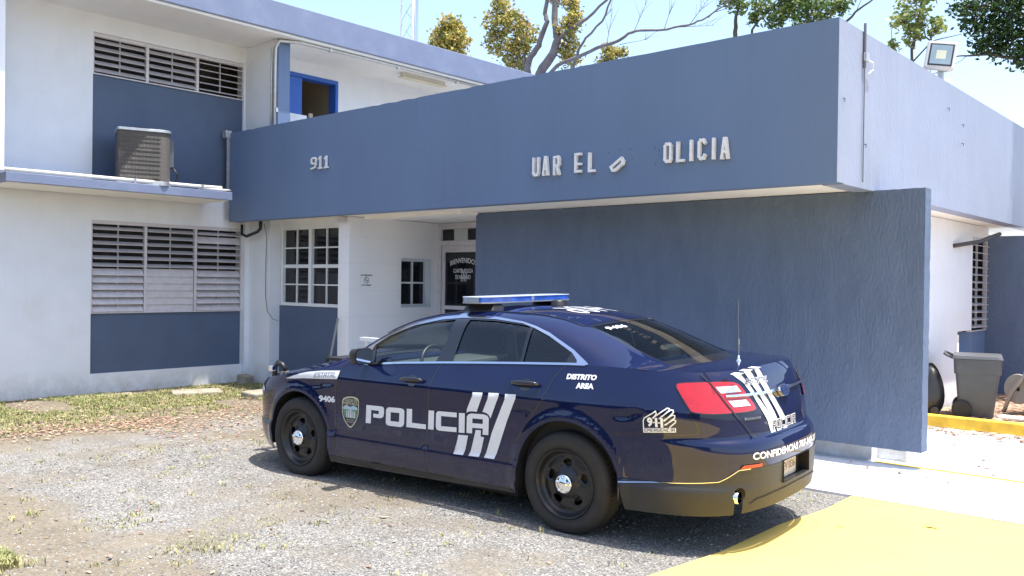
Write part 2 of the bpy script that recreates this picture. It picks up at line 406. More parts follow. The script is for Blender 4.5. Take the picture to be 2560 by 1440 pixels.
# raised planting bed behind the kerb
def litter_ground():
    m, nt, bs = nodes('leaf_strewn_soil'); v_ = coords(nt)
    vo = nt.nodes.new('ShaderNodeTexVoronoi'); vo.inputs['Scale'].default_value = 16; nt.links.new(v_, vo.inputs['Vector'])
    sep = nt.nodes.new('ShaderNodeSeparateColor'); nt.links.new(vo.outputs['Color'], sep.inputs[0])
    c_ = ramp(nt, sep.outputs[0], [(0, (.22, .13, .08)), (.5, (.40, .26, .17)), (1, (.58, .43, .31))])
    nt.links.new(c_, bs.inputs['Base Color']); bs.inputs['Roughness'].default_value = .9
    bump(nt, bs, vo.outputs['Distance'], 1, .02); return m
bb = MB(); bb.box((-3.55, 11.85, .0225), (6, 15.15, .13))
tag(bb.build('planting_bed', litter_ground()), kind='structure')
kb = MB(); kb.box((-3.58, 11.70, .0225), (-1.9, 11.85, .165)); kb.box((-1.895, 11.70, .0225), (6, 11.85, .165))
tag(kb.build('kerb', M['yellow'], bevel=.012), kind='structure')

# ================================================================= police station
st = empty('police_station', (-13.4, 7.85, 0), label='two-storey white and blue police station with a low blue front wing', cat='building')
MI = Matrix.Translation((13.4, -7.85, 0))
def part(mb, name, m, parent=None, **k):
    """parts of the station are modelled in world coordinates and parented to the empty"""
    o = mb.build(name, m, parent or st, **k)
    if parent is None or parent is st: o.matrix_parent_inverse = Matrix.Translation((13.4, -7.85, 0))
    return o
XW = -13.4
# left wing wall (faces +X), with the two recessed window bays cut out
w = MB(); Y0, Y1 = 1.0, 8.2
a, b = 5.66, 8.17
for lo, hi in (((XW-.2, Y0, -.2), (XW, a, 5.66)), ((XW-.2, b, -.2), (XW, 22, 5.66)),
               ((XW-.2, a, -.2), (XW, b, .30)), ((XW-.2, a, 2.60), (XW, b, 3.12)), ((XW-.2, a, 5.39), (XW, b, 5.66))):
    if lo[1] == b:   # stretch with the upstairs doorway
        w.box((XW-.2, b, -.2), (XW, 8.93, 5.66)); w.box((XW-.2, 8.93, -.2), (XW, 10.13, 3.12)); w.box((XW-.2, 8.93, 5.44), (XW, 10.13, 5.66)); w.box((XW-.2, 10.13, -.2), (XW, 22, 5.66))
    else: w.box(lo, hi)
part(w, 'side_wall', M['white'])
w = MB(); w.box((XW-.18, a, .30), (XW-.045, b, 1.20)); part(w, 'lower_window_panel', M['dblue'])
w = MB(); w.box((XW-.18, a, 3.12), (XW-.045, b, 4.77)); part(w, 'upper_window_panel', M['blue2'] if 'blue2' in M else M['dblue'])
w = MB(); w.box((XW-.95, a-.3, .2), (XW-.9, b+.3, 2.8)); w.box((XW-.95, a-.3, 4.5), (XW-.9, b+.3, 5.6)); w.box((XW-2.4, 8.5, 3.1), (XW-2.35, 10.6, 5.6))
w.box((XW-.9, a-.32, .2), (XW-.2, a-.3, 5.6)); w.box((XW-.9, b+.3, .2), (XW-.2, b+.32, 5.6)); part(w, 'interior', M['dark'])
# roof slab, eave soffit, intermediate floor
w = MB(); w.box((-24, .5, 5.70), (-12.15, 24, 6.16)); part(w, 'roof', M['sunlit_blue'], bevel=.012)
w = MB(); w.box((-23.9, .6, 5.66), (-12.19, 23.9, 5.699)); part(w, 'eave_soffit', M['ceiling'])
w = MB(); w.box((XW-6, 8.4, 2.95), (-12.2, 22, 3.10)); part(w, 'gallery_floor', M['conc'])
# fins upstairs and the lower cross wall
for nm, ya, yb2 in (('fin_wall', 3.88, 4.15), ('fin_wall', 8.20, 8.42)):
    w = MB(); w.box((XW+.001, ya, 3.11), (-12.45, yb2, 5.655)); part(w, nm, M['white'])
w = MB(); w.box((-12.449, 8.20, 3.10), (-12.425, 8.42, 5.655)); part(w, 'fin_cap', M['blue'])
w = MB(); w.box((XW+.001, 8.25, -.2), (-12.68, 8.6, 2.955)); w.box((-12.68, 8.42, 2.60), (-10.761, 8.6, 2.955)); w.box((-12.68, 8.52, -.2), (-10.761, 8.6, .6)); w.box((-11.02, 8.46, .6), (-10.761, 8.6, 2.6)); part(w, 'cross_wall', M['white'])
w = MB(); w.box((XW+.001, 8.17, -.1), (XW+.09, 8.249, 2.955)); part(w, 'corner_pilaster', M['white'])
w = MB(); w.box((-12.679, 8.44, -.1), (-10.761, 8.51, 1.31)); part(w, 'window_apron', M['dblue'])
# ledge over the lower window
w = MB(); w.box((XW+.001, 4.19, 2.975), (-12.5, 7.44, 3.10)); part(w, 'canopy_ledge', M['sunlit_blue'], bevel=.006)
w = MB(); w.box((XW+.05, 4.22, 2.962), (-12.54, 7.40, 2.974)); part(w, 'ledge_soffit', M['soffit'])
# louvre windows
def louvres(name, y0, y1, z0, z1, n, bays, closed, X, fixed_open=25, broken=()):
    root = MB(); d = .045
    root.box((X-.07, y0, z1-.055), (X-.012, y1, z1)); root.box((X-.07, y0, z0), (X-.012, y1, z0+.018))
    bw = (y1-y0)/bays
    for k in range(bays+1):
        y = y0+k*bw; root.box((X-.07, max(y0, y-.022), z0+.018), (X-.01, min(y1, y+.022), z1-.055))
    fr = part(root, name, M['alu'])
    for k in range(bays):
        s_ = MB(); ya, yb3 = y0+k*bw+.03, y0+(k+1)*bw-.03; h = (z1-.06-z0-.02)/n
        for i in range(n):
            z = z0+.02+h*(i+.5); ang = closed(k, i, n)
            if (k, i) in broken: ang = 62
            ca, sa = math.cos(R(ang)), math.sin(R(ang)); L = h*.56
            dx, dz = ca*L, sa*L
            tk = .004
            X0 = X-.04
            v_ = [(X0+dx, ya, z-dz), (X0+dx, yb3, z-dz), (X0-dx, yb3, z+dz), (X0-dx, ya, z+dz)]
            nn_ = Vector((sa, 0, ca))*tk
            s_.add([Vector(q)-nn_ for q in v_]+[Vector(q)+nn_ for q in v_], [(3, 2, 1, 0), (4, 5, 6, 7), (0, 1, 5, 4), (1, 2, 6, 5), (2, 3, 7, 6), (3, 0, 4, 7)])
            # little clip on the middle operator bar
            s_.box((X0-.03, (ya+yb3)/2-.006, z-.012), (X0+.0, (ya+yb3)/2+.006, z+h*.9))
        o = s_.build('slats', M['alu'], fr)
    return fr
def cl_low(k, i, n):
    if k == 1 and i < 6: return 82
    if k in (0, 2) and i < 6: return 56
    return 24
louvres('lower_louvre_window', a, b, 1.20, 2.60, 12, 3, cl_low, XW, broken=((2, 10),))
louvres('upper_louvre_window', a, b, 4.77, 5.385, 5, 3, lambda k, i, n: 36 if k < 2 else 20, XW)
# sliding style white window with muntins (faces -Y)
def grid_window(name, x0, x1, z0, z1, y, cols, rows, sash=2, t=.05):
    f = MB(); f.box((x0, y-.05, z0), (x1, y+.02, z0+t)); f.box((x0, y-.05, z1-t), (x1, y+.02, z1))
    cw = (x1-x0)/sash
    f.box((x0, y-.049, z0+t), (x0+t, y+.02, z1-t)); f.box((x1-t, y-.049, z0+t), (x1, y+.02, z1-t))
    for s_ in range(1, sash): f.box((x0+s_*cw-t*.75, y-.049, z0+t), (x0+s_*cw+t*.75, y+.02, z1-t))
    fr = part(f, name, M['frame'])
    mu = MB()
    for s_ in range(sash):
        xa, xb = x0+s_*cw+t, x0+(s_+1)*cw-t
        for c_ in range(1, cols): xx = xa+(xb-xa)*c_/cols; mu.box((xx-.012, y-.02, z0+t), (xx+.012, y+.005, z1-t))
        for r_ in range(1, rows):
            zz = z0+t+(z1-z0-2*t)*r_/rows; hh = .028 if (rows == 4 and r_ == 2) else .011
            mu.box((xa, y-.028 if hh > .02 else y-.021, zz-hh), (xb, y+.004, zz+hh))
    mu.build('muntins', M['frame'], fr)
    g_ = MB(); g_.box((x0+.02, y+.008, z0+.02), (x1-.02, y+.014, z1-.02)); g_.build('pane', M['pane'], fr)
    return fr
grid_window('white_sash_window', -12.63, -11.03, 1.32, 2.61, 8.48, 2, 4)
# wing wall beside the entrance (end faces -Y, long side faces +X)
def block_mat():
    m, nt, bs = nodes('painted_block'); v_ = coords(nt)
    br = nt.nodes.new('ShaderNodeTexBrick'); br.inputs['Scale'].default_value = 1; br.inputs['Brick Width'].default_value = .8; br.inputs['Row Height'].default_value = .4
    br.inputs['Mortar Size'].default_value = .006; br.inputs['Mortar Smooth'].default_value = .3
    mp = nt.nodes.new('ShaderNodeMapping'); tc = nt.nodes.new('ShaderNodeTexCoord'); mp.inputs['Rotation'].default_value = (0, R(90), R(90)); mp.inputs['Location'].default_value = (.1, .04, 0)
    cb = nt.nodes.new('ShaderNodeCombineXYZ'); sp = nt.nodes.new('ShaderNodeSeparateXYZ'); nt.links.new(tc.outputs['Object'], sp.inputs[0])
    nt.links.new(sp.outputs[1], cb.inputs[0]); nt.links.new(sp.outputs[2], cb.inputs[1]); nt.links.new(cb.outputs[0], br.inputs['Vector'])
    br.inputs['Color1'].default_value = (.82, .82, .83, 1); br.inputs['Color2'].default_value = (.80, .805, .82, 1); br.inputs['Mortar'].default_value = (.76, .76, .77, 1)
    c_ = mixc(nt, ramp(nt, noise(nt, v_, 1.3, 6, .7), [(.55, 0), (.9, .5)]), br.outputs['Color'], (.60, .58, .55))
    nt.links.new(c_, bs.inputs['Base Color']); bs.inputs['Roughness'].default_value = .6
    inv_ = nt.nodes.new('ShaderNodeMath'); inv_.operation = 'SUBTRACT'; inv_.inputs[0].default_value = 1; nt.links.new(br.outputs['Fac'], inv_.inputs[1])
    b1 = bump(nt, bs, inv_.outputs[0], .2, .003); bump(nt, bs, noise(nt, v_, 45, 4), .25, .004, b1); return m
M['block'] = block_mat()
w = MB()
wy0, wy1, wz0, wz1 = 9.20, 9.83, 1.33, 2.11
w.box((-10.76, 8.18, -.2), (-10.5, wy0, 2.69)); w.box((-10.76, wy1, -.2), (-10.5, 10.1, 2.69)); w.box((-10.76, wy0, -.2), (-10.5, wy1, wz0)); w.box((-10.76, wy0, wz1), (-10.5, wy1, 2.69))
part(w, 'entrance_wing_wall', M['block'])
f = MB(); X = -10.5
M['frame2'] = mat('bluish_window_frame', (.60, .64, .68), .4, var=.04)
f.box((X-.14, wy0, wz0), (X-.075, wy1, wz0+.05)); f.box((X-.14, wy0, wz1-.05), (X-.075, wy1, wz1)); f.box((X-.14, wy0, wz0+.05), (X-.075, wy0+.05, wz1-.05)); f.box((X-.14, wy1-.05, wz0+.05), (X-.075, wy1, wz1-.05))
f.box((X-.074, wy1-.012, wz0), (X+.004, wy1-.001, wz1)); f.box((X-.074, wy0, wz0), (X+.012, wy1-.013, wz0+.012))
fr = part(f, 'small_window', M['frame2'])
f = MB(); f.box((X-.12, (wy0+wy1)/2-.014, wz0+.05), (X-.09, (wy0+wy1)/2+.014, wz1-.05)); f.box((X-.121, wy0+.05, (wz0+wz1)/2-.014), (X-.091, wy1-.05, (wz0+wz1)/2+.014)); f.build('muntins', M['frame2'], fr)
f = MB(); f.box((X-.132, wy0+.04, wz0+.04), (X-.126, wy1-.04, wz1-.04)); f.build('pane', M['pane'], fr)
# entrance: back wall, transom, glazed door with lettering
w = MB(); w.box((-10.499, 10.0, 2.66), (-3.8, 10.2, 2.69)); w.box((-9.45, 10.0, 0), (-3.8, 10.2, 2.66)); part(w, 'entrance_wall', M['white'])
DY = 9.975
w = MB(); w.box((-10.499, DY, 0), (-10.42, DY+.07, 2.66)); w.box((-9.50, DY, 0), (-9.44, DY+.07, 2.66)); w.box((-10.42, DY, 2.60), (-9.50, DY+.07, 2.66)); w.box((-10.42, DY, 2.33), (-9.50, DY+.07, 2.40))
part(w, 'door_frame', M['alu'])
w = MB(); w.box((-10.41, DY+.02, .02), (-10.34, DY+.06, 2.32)); w.box((-9.58, DY+.02, .02), (-9.51, DY+.06, 2.32)); w.box((-10.34, DY+.02, .02), (-9.58, DY+.06, .25)); w.box((-10.34, DY+.02, 2.22), (-9.58, DY+.06, 2.32)); w.box((-10.34, DY+.021, 1.30), (-9.58, DY+.055, 1.36)); 
dr = part(w, 'glass_door', M['alu'])
w = MB(); w.box((-10.34, DY+.036, .25), (-9.58, DY+.042, 1.30)); w.box((-10.34, DY+.036, 1.36), (-9.58, DY+.042, 2.22)); w.build('pane', M['pane'], dr)
w = MB(); w.box((-10.41, DY+.03, 2.41), (-9.51, DY+.036, 2.59)); tr_ = part(w, 'transom_pane', M['pane'])
w = MB(); w.box((-10.13, DY+.012, 2.405), (-9.83, DY+.028, 2.595)); part(w, 'transom_card', mat('pale_card', (.50, .54, .52), .6))
letter_white = mat('white_letter_vinyl', (.72, .73, .74), .45, var=.03)
def wall_text(s, quad, y, m, name, parent, bold=.0, arc=0, normal=(0, -1, 0), xconst=None):
    v_, f_, _ = text_mesh(s, bold)
    out = []
    for a_, b_ in v_:
        u_, z_ = spread(quad, a_, b_); z_ += arc*(1-(2*a_-1)**2)
        out.append((u_, y, z_) if xconst is None else (xconst, u_, z_))
    return mesh(name, out, f_, m, parent)
P0 = Matrix.Translation((13.4, -7.85, 0))
for s_, q, arc in (('BIENVENIDOS', ((-10.23, 2.0), (-9.64, 2.0), (-9.64, 2.08), (-10.23, 2.08)), .05), ('CUARTEL POLICIA', ((-10.16, 1.89), (-9.72, 1.89), (-9.72, 1.955), (-10.16, 1.955)), 0), ('DE NAGUABO', ((-10.11, 1.79), (-9.77, 1.79), (-9.77, 1.855), (-10.11, 1.855)), 0)):
    v_, f_, _ = text_mesh(s_, .01); tx = MB()
    tx.add([(spread(q, a_, b_)[0], DY+.033, spread(q, a_, b_)[1]+arc*(1-(2*a_-1)**2)) for a_, b_ in v_], f_); tx.build('door_lettering', letter_white, dr)
for k in range(4): tx = MB(); tx.add([(-9.985+.035*k, DY+.0335, 1.75), (-9.975+.035*k, DY+.0335, 1.75), (-9.955+.035*k, DY+.0335, 1.95-.02*k), (-9.967+.035*k, DY+.0335, 1.95-.02*k)], [(0, 1, 2, 3)]); tx.build('door_emblem_bar', letter_white, dr)
# no smoking sign on the wing wall (writing straight on the paint)
ns = MB()
for s_, q in (('NO SMOKING', ((8.40, 1.815), (8.62, 1.815), (8.62, 1.84), (8.40, 1.84))), ('NO FUMAR', ((8.42, 1.665), (8.60, 1.665), (8.60, 1.69), (8.42, 1.69)))):
    v_, f_, _ = text_mesh(s_, .03); ns.add([(-10.4975, *spread(q, a_, b_)) for a_, b_ in v_], f_)
n_ = 24
for k in range(n_):
    a0, a1 = 2*math.pi*k/n_, 2*math.pi*(k+1)/n_
    ns.add([(-10.4975, 8.51+r_*math.cos(t_), 1.752+r_*math.sin(t_)) for r_, t_ in ((.040, a0), (.048, a0), (.048, a1), (.040, a1))], [(0, 1, 2, 3)])
ns.add([(-10.4975, *q) for q in ((8.478, 1.78), (8.484, 1.786), (8.542, 1.724), (8.536, 1.718))], [(0, 1, 2, 3)])
ns.add([(-10.4973, *q) for q in ((8.485, 1.747), (8.535, 1.747), (8.535, 1.755), (8.485, 1.755))], [(0, 1, 2, 3)])
part(ns, 'no_smoking_sign', M['black'])
# front wing: parapet, fascia, soffit, roof
def rough_top():
    m_ = MB(); xs_ = [XW+.45+.12*i for i in range(int((10.3-.45)/.12))]+[-3.1]
    rng = random.Random(5); n0 = len(xs_); V_ = []; 
    for y in (7.85, 8.02):
        for x in xs_: V_.append((x, y, 2.69))
        for x in xs_: V_.append((x, y, 4.165+(rng.random()**4)*-.022 if 0 else 4.166-(.010 if rng.random() < .06 else .003*rng.random())))
    F_ = []
    A, B_, C_, D_ = 0, n0, 2*n0, 3*n0
    for i in range(n0-1):
        F_ += [(A+i, A+i+1, B_+i+1, B_+i), (C_+i+1, C_+i, D_+i, D_+i+1), (B_+i, B_+i+1, D_+i+1, D_+i), (A+i+1, A+i, C_+i, C_+i+1)]
    F_ += [(A, B_, D_, C_), (A+n0-1, C_+n0-1, D_+n0-1, B_+n0-1)]
    m_.v, m_.f = V_, F_; return m_
pp = rough_top(); pp.v = [(x if x > XW+.5 else -13.28, y, z) for x, y, z in pp.v]
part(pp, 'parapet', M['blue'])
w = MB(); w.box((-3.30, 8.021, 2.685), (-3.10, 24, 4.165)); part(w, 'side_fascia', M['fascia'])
w = MB(); w.box((-3.0995, 7.852, 2.6905), (-3.096, 8.022, 4.155)); part(w, 'sunlit_end_skin', M['fascia'])  # thin added plate carrying the painted sunlit tone over the parapet end
w = MB(); w.box((XW+.001, 8.021, 2.956), (-12.2, 8.395, 3.09)); w.box((-12.2, 8.021, 2.698), (-3.301, 24, 3.05)); part(w, 'wing_roof', M['soffit'])  # first box is unseen filler added to keep sun off the cross wall
w = MB(); w.box((-10.3, 8.30, 2.65), (-8.3, 8.62, 2.697)); part(w, 'soffit_drop', M['soffit'])
w = MB(); w.box((-13.30, 7.80, 2.72), (-13.285, 7.86, 4.2)); w.box((-13.36, 7.76, 4.08), (-13.26, 7.87, 4.20)); part(w, 'parapet_end_cap', M['galv'])
w = MB(); w.box((-12.19, 8.022, 3.051), (-3.302, 23.9, 3.056)); part(w, 'unseen_roof_sheet', mat('grey_bounce_damper', (.22, .22, .22), .9, var=.2))  # unseen grey sheet added to cut light bounced onto the gallery wall
# rough-cast screen wall on its white plinth
def stucco():
    m, nt, bs = nodes('rough_blue_stucco'); v_ = coords(nt, (1, 1, .35))
    c_ = ramp(nt, noise(nt, v_, 5, 5, .6), [(.3, (.086, .123, .200)), (.7, (.108, .150, .238))])
    nt.links.new(c_, bs.inputs['Base Color']); bs.inputs['Roughness'].default_value = .62
    n1 = nt.nodes.new('ShaderNodeTexNoise'); n1.inputs['Scale'].default_value = 46; n1.inputs['Detail'].default_value = 3; n1.inputs['Distortion'].default_value = .5; nt.links.new(v_, n1.inputs['Vector'])
    b1 = bump(nt, bs, n1.outputs['Fac'], .85, .016)
    bump(nt, bs, noise(nt, coords(nt), 70, 3), .3, .006, b1); return m
M['stucco'] = stucco()
sv, sf = [], []
nxx, nzz = 118, 50
rng = random.Random(2)
for j in range(nzz+1):
    for i in range(nxx+1):
        x = -8.48+5.86*i/nxx; z = .19+2.5*j/nzz
        d = .006*math.sin(x*37+2*math.sin(z*3+x*5))*math.sin(z*5.3+x*3)+.012*(rng.random()-.5)
        ez = (.006*(rng.random()-.5)) if j in (0, nzz) else 0; ex = (.004*(rng.random()-.5)) if i in (0, nxx) else 0
        sv.append((x+ex, 8.78+d*.18, z+ez))
W_ = nxx+1
for j in range(nzz):
    for i in range(nxx): sf.append((j*W_+i, j*W_+i+1, (j+1)*W_+i+1, (j+1)*W_+i))
nb = len(sv)
edge = [i for i in range(W_)]+[j*W_+nxx for j in range(1, nzz+1)]+[nzz*W_+i for i in range(nxx-1, -1, -1)]+[j*W_ for j in range(nzz-1, 0, -1)]
for k in edge: q = sv[k]; sv.append((q[0], 8.95+.008*(rng.random()-.5), q[2]))
for k in range(len(edge)): k2 = (k+1) % len(edge); sf.append((edge[k2], edge[k], nb+k, nb+k2))
sf.append(tuple(range(nb+len(edge)-1, nb-1, -1)))
so = mesh('screen_wall', sv, sf, M['stucco'], st, smooth=False); so.matrix_parent_inverse = P0
w = MB(); w.box((-8.4, 8.95, .022), (-3.14, 9.2, .24)); part(w, 'screen_wall_plinth', M['white'])
w = MB(); w.box((-3.139, 9.12, .023), (-2.86, 9.3, .20)); part(w, 'plinth_block', M['white'])
# right return wall beyond the screen wall
w = MB(); X = -3.6
w.box((X-.2, 10.4, 0), (X, 13.60, 2.69)); w.box((X-.2, 13.60, 0), (X, 14.32, .74)); w.box((X-.2, 13.60, 1.13), (X, 14.32, 2.69)); w.box((X-.3, 13.60, .74), (X-.2, 14.32, 1.13))
w.box((X-.2, 14.32, 2.52), (X, 15.2, 2.69)); part(w, 'return_wall', M['white'])
w = MB(); w.box((X-.17, 14.32, 0), (X-.03, 15.2, 1.10)); part(w, 'return_window_panel', M['blue'])
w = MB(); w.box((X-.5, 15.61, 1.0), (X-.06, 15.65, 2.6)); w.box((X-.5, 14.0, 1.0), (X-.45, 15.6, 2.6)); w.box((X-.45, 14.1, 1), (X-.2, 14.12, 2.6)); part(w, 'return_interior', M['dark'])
louvres('return_louvre_window', 14.32, 15.2, 1.10, 2.52, 12, 1, lambda k, i, n: 12, X)
w = MB(); w.box((X-.05, 15.2, 0), (1.5, 15.4, 2.56)); part(w, 'return_fin_wall', M['stucco'])
# upstairs door: blue frame, open leaf
w = MB(); w.box((XW-.19, 8.931, 3.1), (XW+.015, 8.99, 5.439)); w.box((XW-.19, 10.07, 3.1), (XW+.015, 10.129, 5.439)); w.box((XW-.19, 8.99, 5.37), (XW+.015, 10.07, 5.439))
df = part(w, 'upstairs_door_frame', M['bdoor'])
w = MB(); w.box((XW-.03, 8.995, 3.1), (XW+.01, 9.33, 5.36)); part(w, 'upstairs_door', M['bdoor'])
w = MB(); w.box((XW-2.3, 9.0, 3.1), (XW-.2, 9.02, 5.6)); w.box((XW-2.3, 10.1, 3.1), (XW-.2, 10.12, 5.6)); part(w, 'upstairs_room_wall', mat('tan_room_wall', (.30, .24, .16), .8))

# ---- things fixed to or standing on the station
P = MB()
def pipe_run(name, pts, r, m, label, cat, clamps=(), group=None, n=10):
    q = pts[0]; e = empty(name, q, label=label, cat=cat, group=group)
    t_ = MB(); t_.tube([Vector(p_)-Vector(q) for p_ in pts], r, n); t_.build('pipe', m, e, smooth=True)
    for c_ in clamps:
        k_ = MB(); c0 = Vector(c_)-Vector(q); k_.box(c0-Vector((.03, .02, .035)), c0+Vector((.03, .02, .035))); k_.build('clamp', M['galv'], e)
    return e
pipe_run('plastic_pipe', [(-12.56, 4.16, 3.135), (-12.55, 5.5, 3.142), (-12.55, 6.9, 3.15), (-12.60, 7.3, 3.165), (-12.9, 7.45, 3.2)], .027, M['pvc'], 'cream plastic pipe running along the top of the ledge below the condenser', 'pipe', [(-12.55, 5.9, 3.14), (-12.55, 6.95, 3.15)])
pipe_run('plastic_pipe', [(-12.56, 6.9, 3.13), (-12.58, 7.3, 3.13), (-12.75, 7.55, 3.15)], .02, M['pvc'], 'short white plastic pipe curving down at the right end of the ledge', 'pipe')
cond_pts = lambda dx: [(-12.47+dx, 8.17, 3.8), (-12.47+dx, 8.17, 5.0), (-12.45+dx, 8.16, 5.5), (-12.40+dx*.5, 8.2, 5.62), (-12.28+dx*.3, 8.5, 5.635), (-12.25+dx*.3, 10, 5.635), (-12.25+dx*.3, 13.5, 5.635)]
pipe_run('metal_conduit', cond_pts(0), .026, M['galv'], 'grey metal conduit bending from the fin wall along the eave, outer of two', 'conduit', [(-12.45, 8.18, 4.5), (-12.26, 9.1, 5.63), (-12.26, 10.6, 5.63), (-12.26, 12.1, 5.63)], 'metal conduits under the upper eave')
pipe_run('metal_conduit', cond_pts(-.10), .020, M['galv'], 'thinner grey conduit bending along the eave, closest to the white fin wall', 'conduit', (), 'metal conduits under the upper eave')
w = MB(); w.box((-.05, -.55, -.07), (.05, .55, 0)); lf = empty('ceiling_light', (-12.62, 11.55, 5.66), label='long cream fluorescent fitting under the upper gallery eave', cat='light fitting')
w.build('housing', M['pvc'], lf, bevel=.01)
w = MB(); w.box((-.085, -.57, -.095), (.085, .57, -.071)); w.build('cover', mat('yellowed_diffuser', (.70, .64, .48), .5), lf, bevel=.008)
GREY_ = mat('grey_enamel_panel', (.10, .11, .13), .5)
# condenser unit on the ledge
ac = empty('air_conditioner', (-12.86, 6.17, 3.10), label='grey finned air conditioning condenser standing on the ledge', cat='air conditioner', rot=(0, 0, R(-20)))
def rrect(hx, hy, r, n=6):
    out = []
    for cx, cy, a0 in ((hx-r, hy-r, 0), (-hx+r, hy-r, 90), (-hx+r, -hy+r, 180), (hx-r, -hy+r, 270)):
        for k in range(n+1): a_ = R(a0+90*k/n); out.append((cx+r*math.cos(a_), cy+r*math.sin(a_)))
    return out
def acp(g_):
    P_ = []
    for cx, cy, a0, r_ in ((.30, .36, 0, .14), (-.30, .36, 90, .05), (-.30, -.36, 180, .05), (.30, -.36, 270, .035)):
        sx_, sy_ = (1 if cx > 0 else -1), (1 if cy > 0 else -1)
        for k in range(9): a_ = R(a0+90*k/8); P_.append((cx+sx_*g_-sx_*(r_)+r_*math.cos(a_), cy+sy_*g_-sy_*r_+r_*math.sin(a_)))
    return P_
def prism(P_, z0, z1):
    n0 = len(P_); m_ = MB(); m_.add([(x, y, z0) for x, y in P_]+[(x, y, z1) for x, y in P_], [(i, (i+1) % n0, n0+(i+1) % n0, n0+i) for i in range(n0)]+[tuple(range(n0-1, -1, -1)), tuple(range(n0, 2*n0))]); return m_
acm, nt, bs = nodes('condenser_coil'); v_ = coords(nt)
wv = nt.nodes.new('ShaderNodeTexWave'); wv.bands_direction = 'Z'; wv.inputs['Scale'].default_value = 26; nt.links.new(v_, wv.inputs['Vector'])
c_ = mixc(nt, ramp(nt, wv.outputs['Fac'], [(.2, 0), (.6, 1)]), (.035, .032, .03), (.15, .14, .125))
c_ = mixc(nt, ramp(nt, noise(nt, v_, 5, 4, .7), [(.5, 0), (.8, .7)]), c_, (.30, .26, .21))
nt.links.new(c_, bs.inputs['Base Color']); bs.inputs['Roughness'].default_value = .6
sxy = nt.nodes.new('ShaderNodeTexWave'); sxy.bands_direction = 'Y'; sxy.inputs['Scale'].default_value = 18; nt.links.new(v_, sxy.inputs['Vector'])
b1 = bump(nt, bs, wv.outputs['Fac'], .6, .01); bump(nt, bs, sxy.outputs['Fac'], .4, .008, b1)
prism(acp(0), .06, .78).build('coil', acm, ac)
prism(acp(.012), .0, .06).build('base_pan', M['galv'], ac, bevel=.005)
prism(acp(.012), .78, .82).build('top_cover', M['galv'], ac, bevel=.008)
w = MB()
for k in range(11): w.box((.301, -.33+.05*k, .065), (.306, -.3265+.05*k, .735))
for k in range(10): w.box((.3015, -.34, .10+.065*k), (.3055, .21, .1035+.065*k))
w.build('grille', mat('dark_wire_guard', (.10, .10, .10), .5), ac)
w = MB(); w.lathe([(.0, .84), (.2, .85), (.24, .84), (.245, .821)], 'z', n=24); w.build('fan_guard', M['black'], ac, smooth=True)
w = MB(); w.box((-.1, .361, .3), (.12, .42, .7)); w.build('service_panel', GREY_, ac, bevel=.006)
w = MB(); w.tube([(.05, .42, .3), (.07, .48, .2), (.05, .45, .06), (.0, .39, .03)], .012, 8); w.build('cable', M['black'], ac, smooth=True)
# dark hose and cable near the sash window
pipe_run('black_hose', [(-13.3, 8.1, 2.66), (-13.33, 8.12, 2.5), (-13.15, 8.1, 2.46), (-12.85, 8.12, 2.53), (-12.74, 8.1, 2.58), (-12.70, 8.08, 2.69)], [.022, .022, .026, .026, .028, .03], M['black'], 'thick black hose looping out under the parapet soffit', 'hose')
pipe_run('thin_cable', [(-12.71, 8.15, 2.66), (-12.74, 8.22, 2.45), (-12.76, 8.22, 2.0), (-12.76, 8.22, 1.5), (-12.70, 8.22, 1.22), (-12.55, 8.24, 1.09), (-12.44, 8.26, 1.07)], .007, mat('olive_cable', (.22, .24, .16), .6), 'thin loose cable hanging beside the white sash window', 'cable', n=6)
pipe_run('grey_pole', [(-10.70, 7.92, .0), (-10.69, 8.0, .59), (-10.675, 8.12, 1.18)], .018, mat('grey_painted_steel', (.22, .23, .24), .5), 'grey pole leaning against the end of the entrance wing wall', 'pole')
w = MB(); w.box((-.06, -.04, -.09), (.06, .04, .0)); jb = w.build('junction_box', M['alu'], bevel=.006); jb.location = (-10.62, 8.12, 2.69)
tag(jb, 'small grey junction box where the wing wall meets the soffit', 'junction box')
# ramp handrail beside the entrance
hr = empty('handrail', (-9.47, 7.62, .02), label='white ramp handrail behind the police car', cat='handrail')
w = MB(); w.box((0, -.05, .91), (.45, .05, .96)); 
w.add([(.45, -.05, .91), (2.3, -.05, .74), (2.3, .05, .74), (.45, .05, .91), (.45, -.05, .96), (2.3, -.05, .79), (2.3, .05, .79), (.45, .05, .96)], [(3, 2, 1, 0), (4, 5, 6, 7), (0, 1, 5, 4), (1, 2, 6, 5), (2, 3, 7, 6), (3, 0, 4, 7)])
w.build('rail', M['frame'], hr)
for x in (.1, 1.1, 2.2): w = MB(); w.box((x-.02, -.02, 0), (x+.02, .02, .92-max(0, (x-.45))*.092)); w.build('post', M['frame'], hr)
